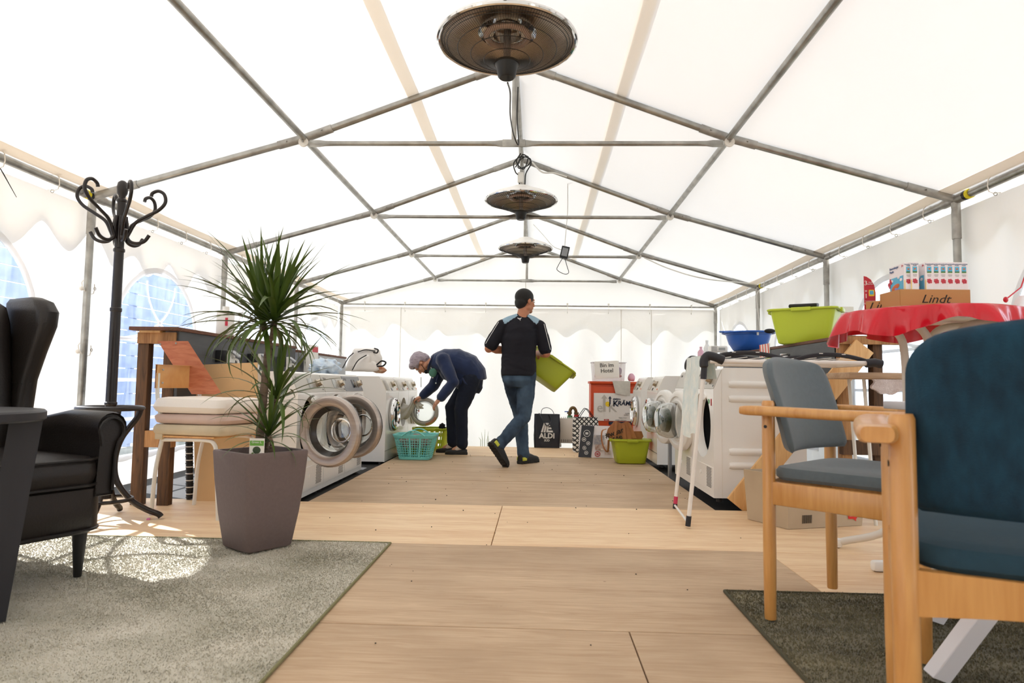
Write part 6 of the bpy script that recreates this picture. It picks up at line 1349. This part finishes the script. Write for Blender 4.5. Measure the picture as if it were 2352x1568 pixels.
HI = HT.inverted()
hobj = extract(hme, lambda c, n: not ((HI @ c).y > .052 and (HI @ c).z < .075) and not ((HI @ c).z < -.005 and (HI @ c).y > -.02), .002, 'hair', 'hair_dark', man)
# T-shirt
sm = MB(); sm.tube([(.0, 6.43, .855), (0, 6.43, .92), (-.002, 6.43, 1.06), (.0, 6.425, 1.2), (.008, 6.43, 1.32), (.02, 6.432, 1.39), (.03, 6.435, 1.445)], [.172, .174, .166, .174, .160, .112, .066], 28, flat=(.74, 1.0), up=(0, 1, 0))
for sh, el in ((shL, elL), (shR, elR)): chainmb(sm, [(sh.lerp(V3((.03, 6.435, 1.43)), .85), .050), (sh.lerp(V3((.03, 6.435, 1.43)), .45), .060), (sh, .062), (sh.lerp(el, .5), .066), (sh.lerp(el, .82), .067)])
sme = remesh(sm, .008, 5, 'tshirt'); wrinkle(sme, .007, 6, (1, 1, 2.2)); tshirt = ob('tshirt', sme, 'shirt_navy', man)
dL = (elL-shL).normalized(); dR = (elR-shR).normalized()
def onshoulder(sh, s_):
    N_ = V3((.03+.055*s_, 0, 1.455)); S2 = V3((sh.x-.012*s_, 0, sh.z+.048)); D_ = (S2-N_); L_ = D_.length; D_ = D_/L_; Q_ = V3((-D_.z*s_, 0, D_.x*s_))
    def pred(c, n):
        q = V3((c.x, 0, c.z))-N_; t_ = q.dot(D_)/L_; d_ = -q.dot(Q_)
        return 0 < t_ < 1.05 and -.05 < d_ < .022+.020*t_ and c.y < 6.462 and n.y < .45
    return pred
extract(sme, onshoulder(shL, -1), .0025, 'shoulder_panel', 'shoulder_blue', man); extract(sme, onshoulder(shR, 1), .0025, 'shoulder_panel', 'shoulder_blue', man)
for sh, el, s_ in ((shL, elL, -1), (shR, elR, 1)):
    ax = (el-sh).normalized(); off = V3((0, -1, 0)); off = (off-ax*off.dot(ax)).normalized(); sd = V3((s_, 0, .5)); sd = (sd-ax*sd.dot(ax)).normalized()
    o2 = (off*.75+sd*.66).normalized(); L2 = (el-sh).length
    ob('piping', MB().tube([sh+ax*(L2*q)+o2*(.068+.002*q) for q in (-.02, .2, .4, .6, .8, .92)], .0030, 6), 'print_white', man)
ob('collar', MB().tube([(.03+.068*cos(a), 6.437+.052*sin(a), 1.448+.008*sin(a)) for a in [2*pi*k/24 for k in range(24)]], .008, 6, closed=True), 'shirt_navy', man)
lc_ = V3((.005, 6.335, 1.40)); ob('shirt_emblem', MB().tube([lc_+V3((-.022, 0, .012)), lc_+V3((-.008, -.001, .004)), lc_+V3((.004, -.001, .002)), lc_+V3((.018, .002, .014))], [.002, .006, .006, .002], 6), 'print_white', man); ob('shirt_emblem', MB().tube([lc_+V3((.002, -.001, .003)), lc_+V3((.006, -.003, -.014))], [.005, .002], 6), 'print_white', man)
# jeans
jm = MB(); jm.tube([(0, 6.435, .93), (0, 6.435, .88), (0, 6.43, .80), (0, 6.43, .74)], [.140, .150, .160, .12], 24, flat=(.76, 1.0), up=(0, 1, 0))
for a, b, c_, k in ((hipL, knL, anL, 0), (hipR, knR, anR, 1)): chainmb(jm, [(a, .088), (a.lerp(b, .5), .086), (b, .070), (b.lerp(c_, .4), .066), (b.lerp(c_, .85), .058), (c_+(c_-b).normalized()*.01, .060)])
jme = remesh(jm, .008, 4, 'jeans'); wrinkle(jme, .008, 9, (1, 1, 1.4)); ob('jeans', jme, 'jeans', man)
def onjeans(c, n): return n.y < -.3 and .055 < c.x+(.9-c.z)*.12 < .145 and .76 < c.z < .845
pk = extract(jme, onjeans, .003, 'back_pocket', 'jeans', man); extract(jme, lambda c, n: n.y < -.3 and -.15 < c.x < -.085 and .76 < c.z < .845, .003, 'back_pocket', 'jeans', man)
shoe(dirT((anL.x+.05, anL.y+.055, 0), (.62, .78, 0), (0, 0, 1)), .285, 'shoe_black', 'sole_black', man, yellow=True)
hf = V3((.115, .055, -.17)).normalized(); shoe(dirT(V3((-.175, 6.155, .105)), hf, (.55, .62, .60)), .285, 'shoe_black', 'sole_black', man, yellow=True)
tub('laundry_tub', 'lime green tub tilted in the arms of the walking man', trans(.285, 6.84, .895) @ rotm('Y', rad(34)) @ rotm('X', rad(-12)) @ trans(0, 0, -.11), .46, .30, .25, 'lime')
# ---- woman bending over the washer
mb = MB()
f_ = V3((-.28, 0, -.96)).normalized(); u_ = V3((-.96, 0, .28)); WT_ = Matrix(((0, f_.x, u_.x, -1.115), (1, f_.y, u_.y, 7.28), (0, f_.z, u_.z, .985), (0, 0, 0, 1)))
WT_ = dirT((-1.115, 7.28, .985), (0, -1, 0), u_)      # local x across, y = face direction, z = crown
if (WT_.to_3x3() @ V3((0, 1, 0))).dot(f_) < 0: WT_ = WT_ @ rotm('Z', pi)
head(mb, WT_, .96)
nS, nE, nW = V3((-.85, 7.13, 1.03)), V3((-.72, 7.07, .785)), V3((-.86, 7.05, .605)); fS, fE, fW = V3((-.88, 7.43, 1.0)), V3((-1.0, 7.50, .74)), V3((-1.125, 7.45, .62))
nH, fH = V3((-.55, 7.22, .81)), V3((-.55, 7.38, .81)); nK, fK = V3((-.645, 7.18, .49)), V3((-.775, 7.40, .50)); nA_, fA = V3((-.625, 7.20, .085)), V3((-.755, 7.39, .085))
chainmb(mb, [((-.93, 7.28, 1.0), .06), ((-1.05, 7.28, .995), .05)])
mb.tube([(-.50, 7.30, .80), (-.58, 7.30, .93), (-.74, 7.30, 1.0), (-.90, 7.29, 1.01), (-.97, 7.28, 1.0)], [.12, .125, .13, .11, .06], 18, flat=(1, 1.05), up=(0, 0, 1))
for a, b, c_ in ((nS, nE, nW), (fS, fE, fW)): chainmb(mb, [(a, .045), (a.lerp(b, .5), .043), (b, .036), (b.lerp(c_, .4), .036), (c_, .025)])
for a, b, c_ in ((nH, nK, nA_), (fH, fK, fA)): chainmb(mb, [(a, .08), (a.lerp(b, .5), .068), (b, .052), (b.lerp(c_, .4), .048), (c_, .032)]); chainmb(mb, [(c_, .032), (c_+V3((-.09, 0, -.04)), .028)])
hand(mb, nW, (-.62, .02, -.75), (-.70, -.45, .55), 1, .30, .95, .05); hand(mb, fW, (-.86, 0, -.42), (-.35, -.25, .85), 1, .6, .95)
wo = tag(ob('person', remesh(mb, .0055, 2, 'person'), 'skin_woman'), 'grey-haired woman in blue jacket bending to empty the washer', 'person')
eyes(WT_, wo, .96)
hr = MB(); S_ = Matrix.Scale(.97, 4)
hr.sphere((0, -.022, .042), (.088, .108, .092), 24, 16, WT_ @ S_); hr.sphere((0, -.07, -.01), (.072, .055, .07), 20, 14, WT_ @ S_); hr.sphere((0, .045, .085), (.068, .05, .04), 20, 14, WT_ @ S_)
for x in (-1, 1): hr.sphere((x*.072, -.02, .03), (.02, .05, .05), 14, 10, WT_ @ S_)
hme = remesh(hr, .006, 1, 'hair'); WI = WT_.inverted()
wrinkle(hme, .006, 26, (1, 1, 1)); extract(hme, lambda c, n: not ((WI @ c).y > .06 and (WI @ c).z < .055) and not ((WI @ c).z < .005 and (WI @ c).y > -.035), .002, 'hair', 'hair_grey', wo)
# jacket
jm = MB(); jm.tube([(-.515, 7.30, .80), (-.53, 7.30, .875), (-.59, 7.30, .945), (-.72, 7.30, 1.0), (-.86, 7.29, 1.012), (-.95, 7.285, 1.0), (-1.0, 7.28, .995)], [.135, .148, .160, .160, .140, .105, .075], 26, flat=(1.0, 1.12), up=(0, 0, 1))
jm.sphere((-.66, 7.30, .86), (.13, .15, .13), 18, 12); jm.sphere((-.62, 7.30, .78), (.12, .16, .09), 18, 12); jm.sphere((-.80, 7.30, .90), (.11, .15, .10), 18, 12)
for a, b, c_ in ((nS, nE, nW), (fS, fE, fW)): chainmb(jm, [(a.lerp(V3((-.84, 7.29, 1.0)), .4), .085), (a, .078), (a.lerp(b, .5), .070), (b, .062), (b.lerp(c_, .45), .056), (b.lerp(c_, .90), .050)])
jme = remesh(jm, .008, 4, 'jacket'); wrinkle(jme, .008, 7, (1.3, 1, 1)); ob('jacket', jme, 'jacket_blue', wo)
for c0, r_ in ((V3((-.985, 7.275, .985)), .078),):
    q = [c0+V3((.012*sin(a)+.03*cos(a), r_*1.0*sin(a)*1.0, r_*1.05*cos(a))) for a in [2*pi*k/24 for k in range(24)]]; ob('collar', MB().tube(q, .030, 8, closed=True, flat=(.35, 1.1), up=(1, 0, 0)), 'jacket_blue', wo)
ob('pocket_flap', MB().tube(spline([(-.63, 7.125, .83), (-.60, 7.118, .78), (-.55, 7.122, .755), (-.51, 7.135, .79)], 6), .010, 8), 'jacket_blue', wo)
ob('shirt_print', MB().sphere((-.965, 7.19, .885), (.045, .02, .05), 14, 10), 'green_print', wo)
for p0_, p1_ in (((-.90, 7.14, .86), (-.92, 7.13, .77)), ((-.955, 7.2, .90), (-.965, 7.19, .83))): ob('drawstring', MB().tube([p0_, p1_], .004, 6), 'jacket_blue', wo); ob('toggle', MB().sphere(p1_, .008, 8, 6), 'print_white', wo)
ob('face_mask', MB().sphere((0, .062, -.085), (.044, .032, .03), 16, 10, WT_ @ S_), 'black_cloth', wo); ob('mask_strap', MB().tube([WT_ @ V3(p) for p in ((.074, .0, -.01), (.068, .03, -.05), (.046, .06, -.078))], .003, 6), 'black_cloth', wo); ob('mask_strap', MB().tube([WT_ @ V3(p) for p in ((-.074, .0, -.01), (-.068, .03, -.05), (-.046, .06, -.078))], .003, 6), 'black_cloth', wo)
ob('glasses_cord', MB().tube([P(967, 866, Y=7.2), P(967, 889, Y=7.2)], .0035, 6), 'text_grey', wo)
ob('wrist_watch', MB().tube(arc(nW+V3((.014, 0, .018)), .031, 0, 2*pi, 18, (.80, 0, -.6), (0, 1, 0))[:-1], .008, 6, closed=True), 'watch_brown', wo)
# trousers, socks, shoes
tm = MB(); tm.tube([(-.535, 7.30, .88), (-.535, 7.30, .82), (-.545, 7.30, .74), (-.56, 7.30, .69)], [.11, .122, .130, .11], 22, flat=(.95, 1.12), up=(1, 0, 0))
for a, b, c_ in ((nH, nK, nA_), (fH, fK, fA)): chainmb(tm, [(a, .110), (a.lerp(b, .5), .097), (b, .076), (b.lerp(c_, .5), .066), (b.lerp(c_, .88), .062), (b.lerp(c_, .94), .062)])
tme = remesh(tm, .008, 4, 'trousers'); wrinkle(tme, .006, 9, (1, 1, 1.4)); ob('trousers', tme, 'jeans_dark', wo)
for c_ in (nA_, fA): 
    sk = MB(); chainmb(sk, [(c_+V3((.002, 0, .06)), .037), (c_+V3((0, 0, .0)), .039), (c_+V3((-.06, 0, -.035)), .033)]); ob('sock', sk, 'sock_pale', wo); shoe(dirT((c_.x-.065, c_.y, -.001), (-1, -.05, 0), (0, 0, 1)), .235, 'shoe_black', 'sole_black', wo, flat=True)
# cloth pulled from the drum
ce = V3((-1.33, 7.43, .44)); hd = fW+V3((-.075, 0, -.045))
def pull(u, v):
    a = 2*pi*u; t_ = v; c_ = ce.lerp(hd, t_)+V3((0, 0, -.05*sin(pi*t_))); w = (.085*(1-t_)+.025*t_)*(1+.35*sin(a*5+t_*4)*.5); return c_+V3((.02*cos(a), w*cos(a)*.9, w*sin(a)*1.05))
cm = MB().grid(pull, 36, 12, cu=True)
def drape(u, v): p = hd.lerp(V3((-1.10, 7.38, .53)), u); return p+V3((.01*sin(v*9), .012*sin(u*12+v*3), -.10*v*(1-.5*u)))
cm.grid(drape, 12, 8); tag(ob('towel', cm, 'cloth_lightgrey', ang=80), 'pale grey towel being pulled from the washing machine drum', 'towel')
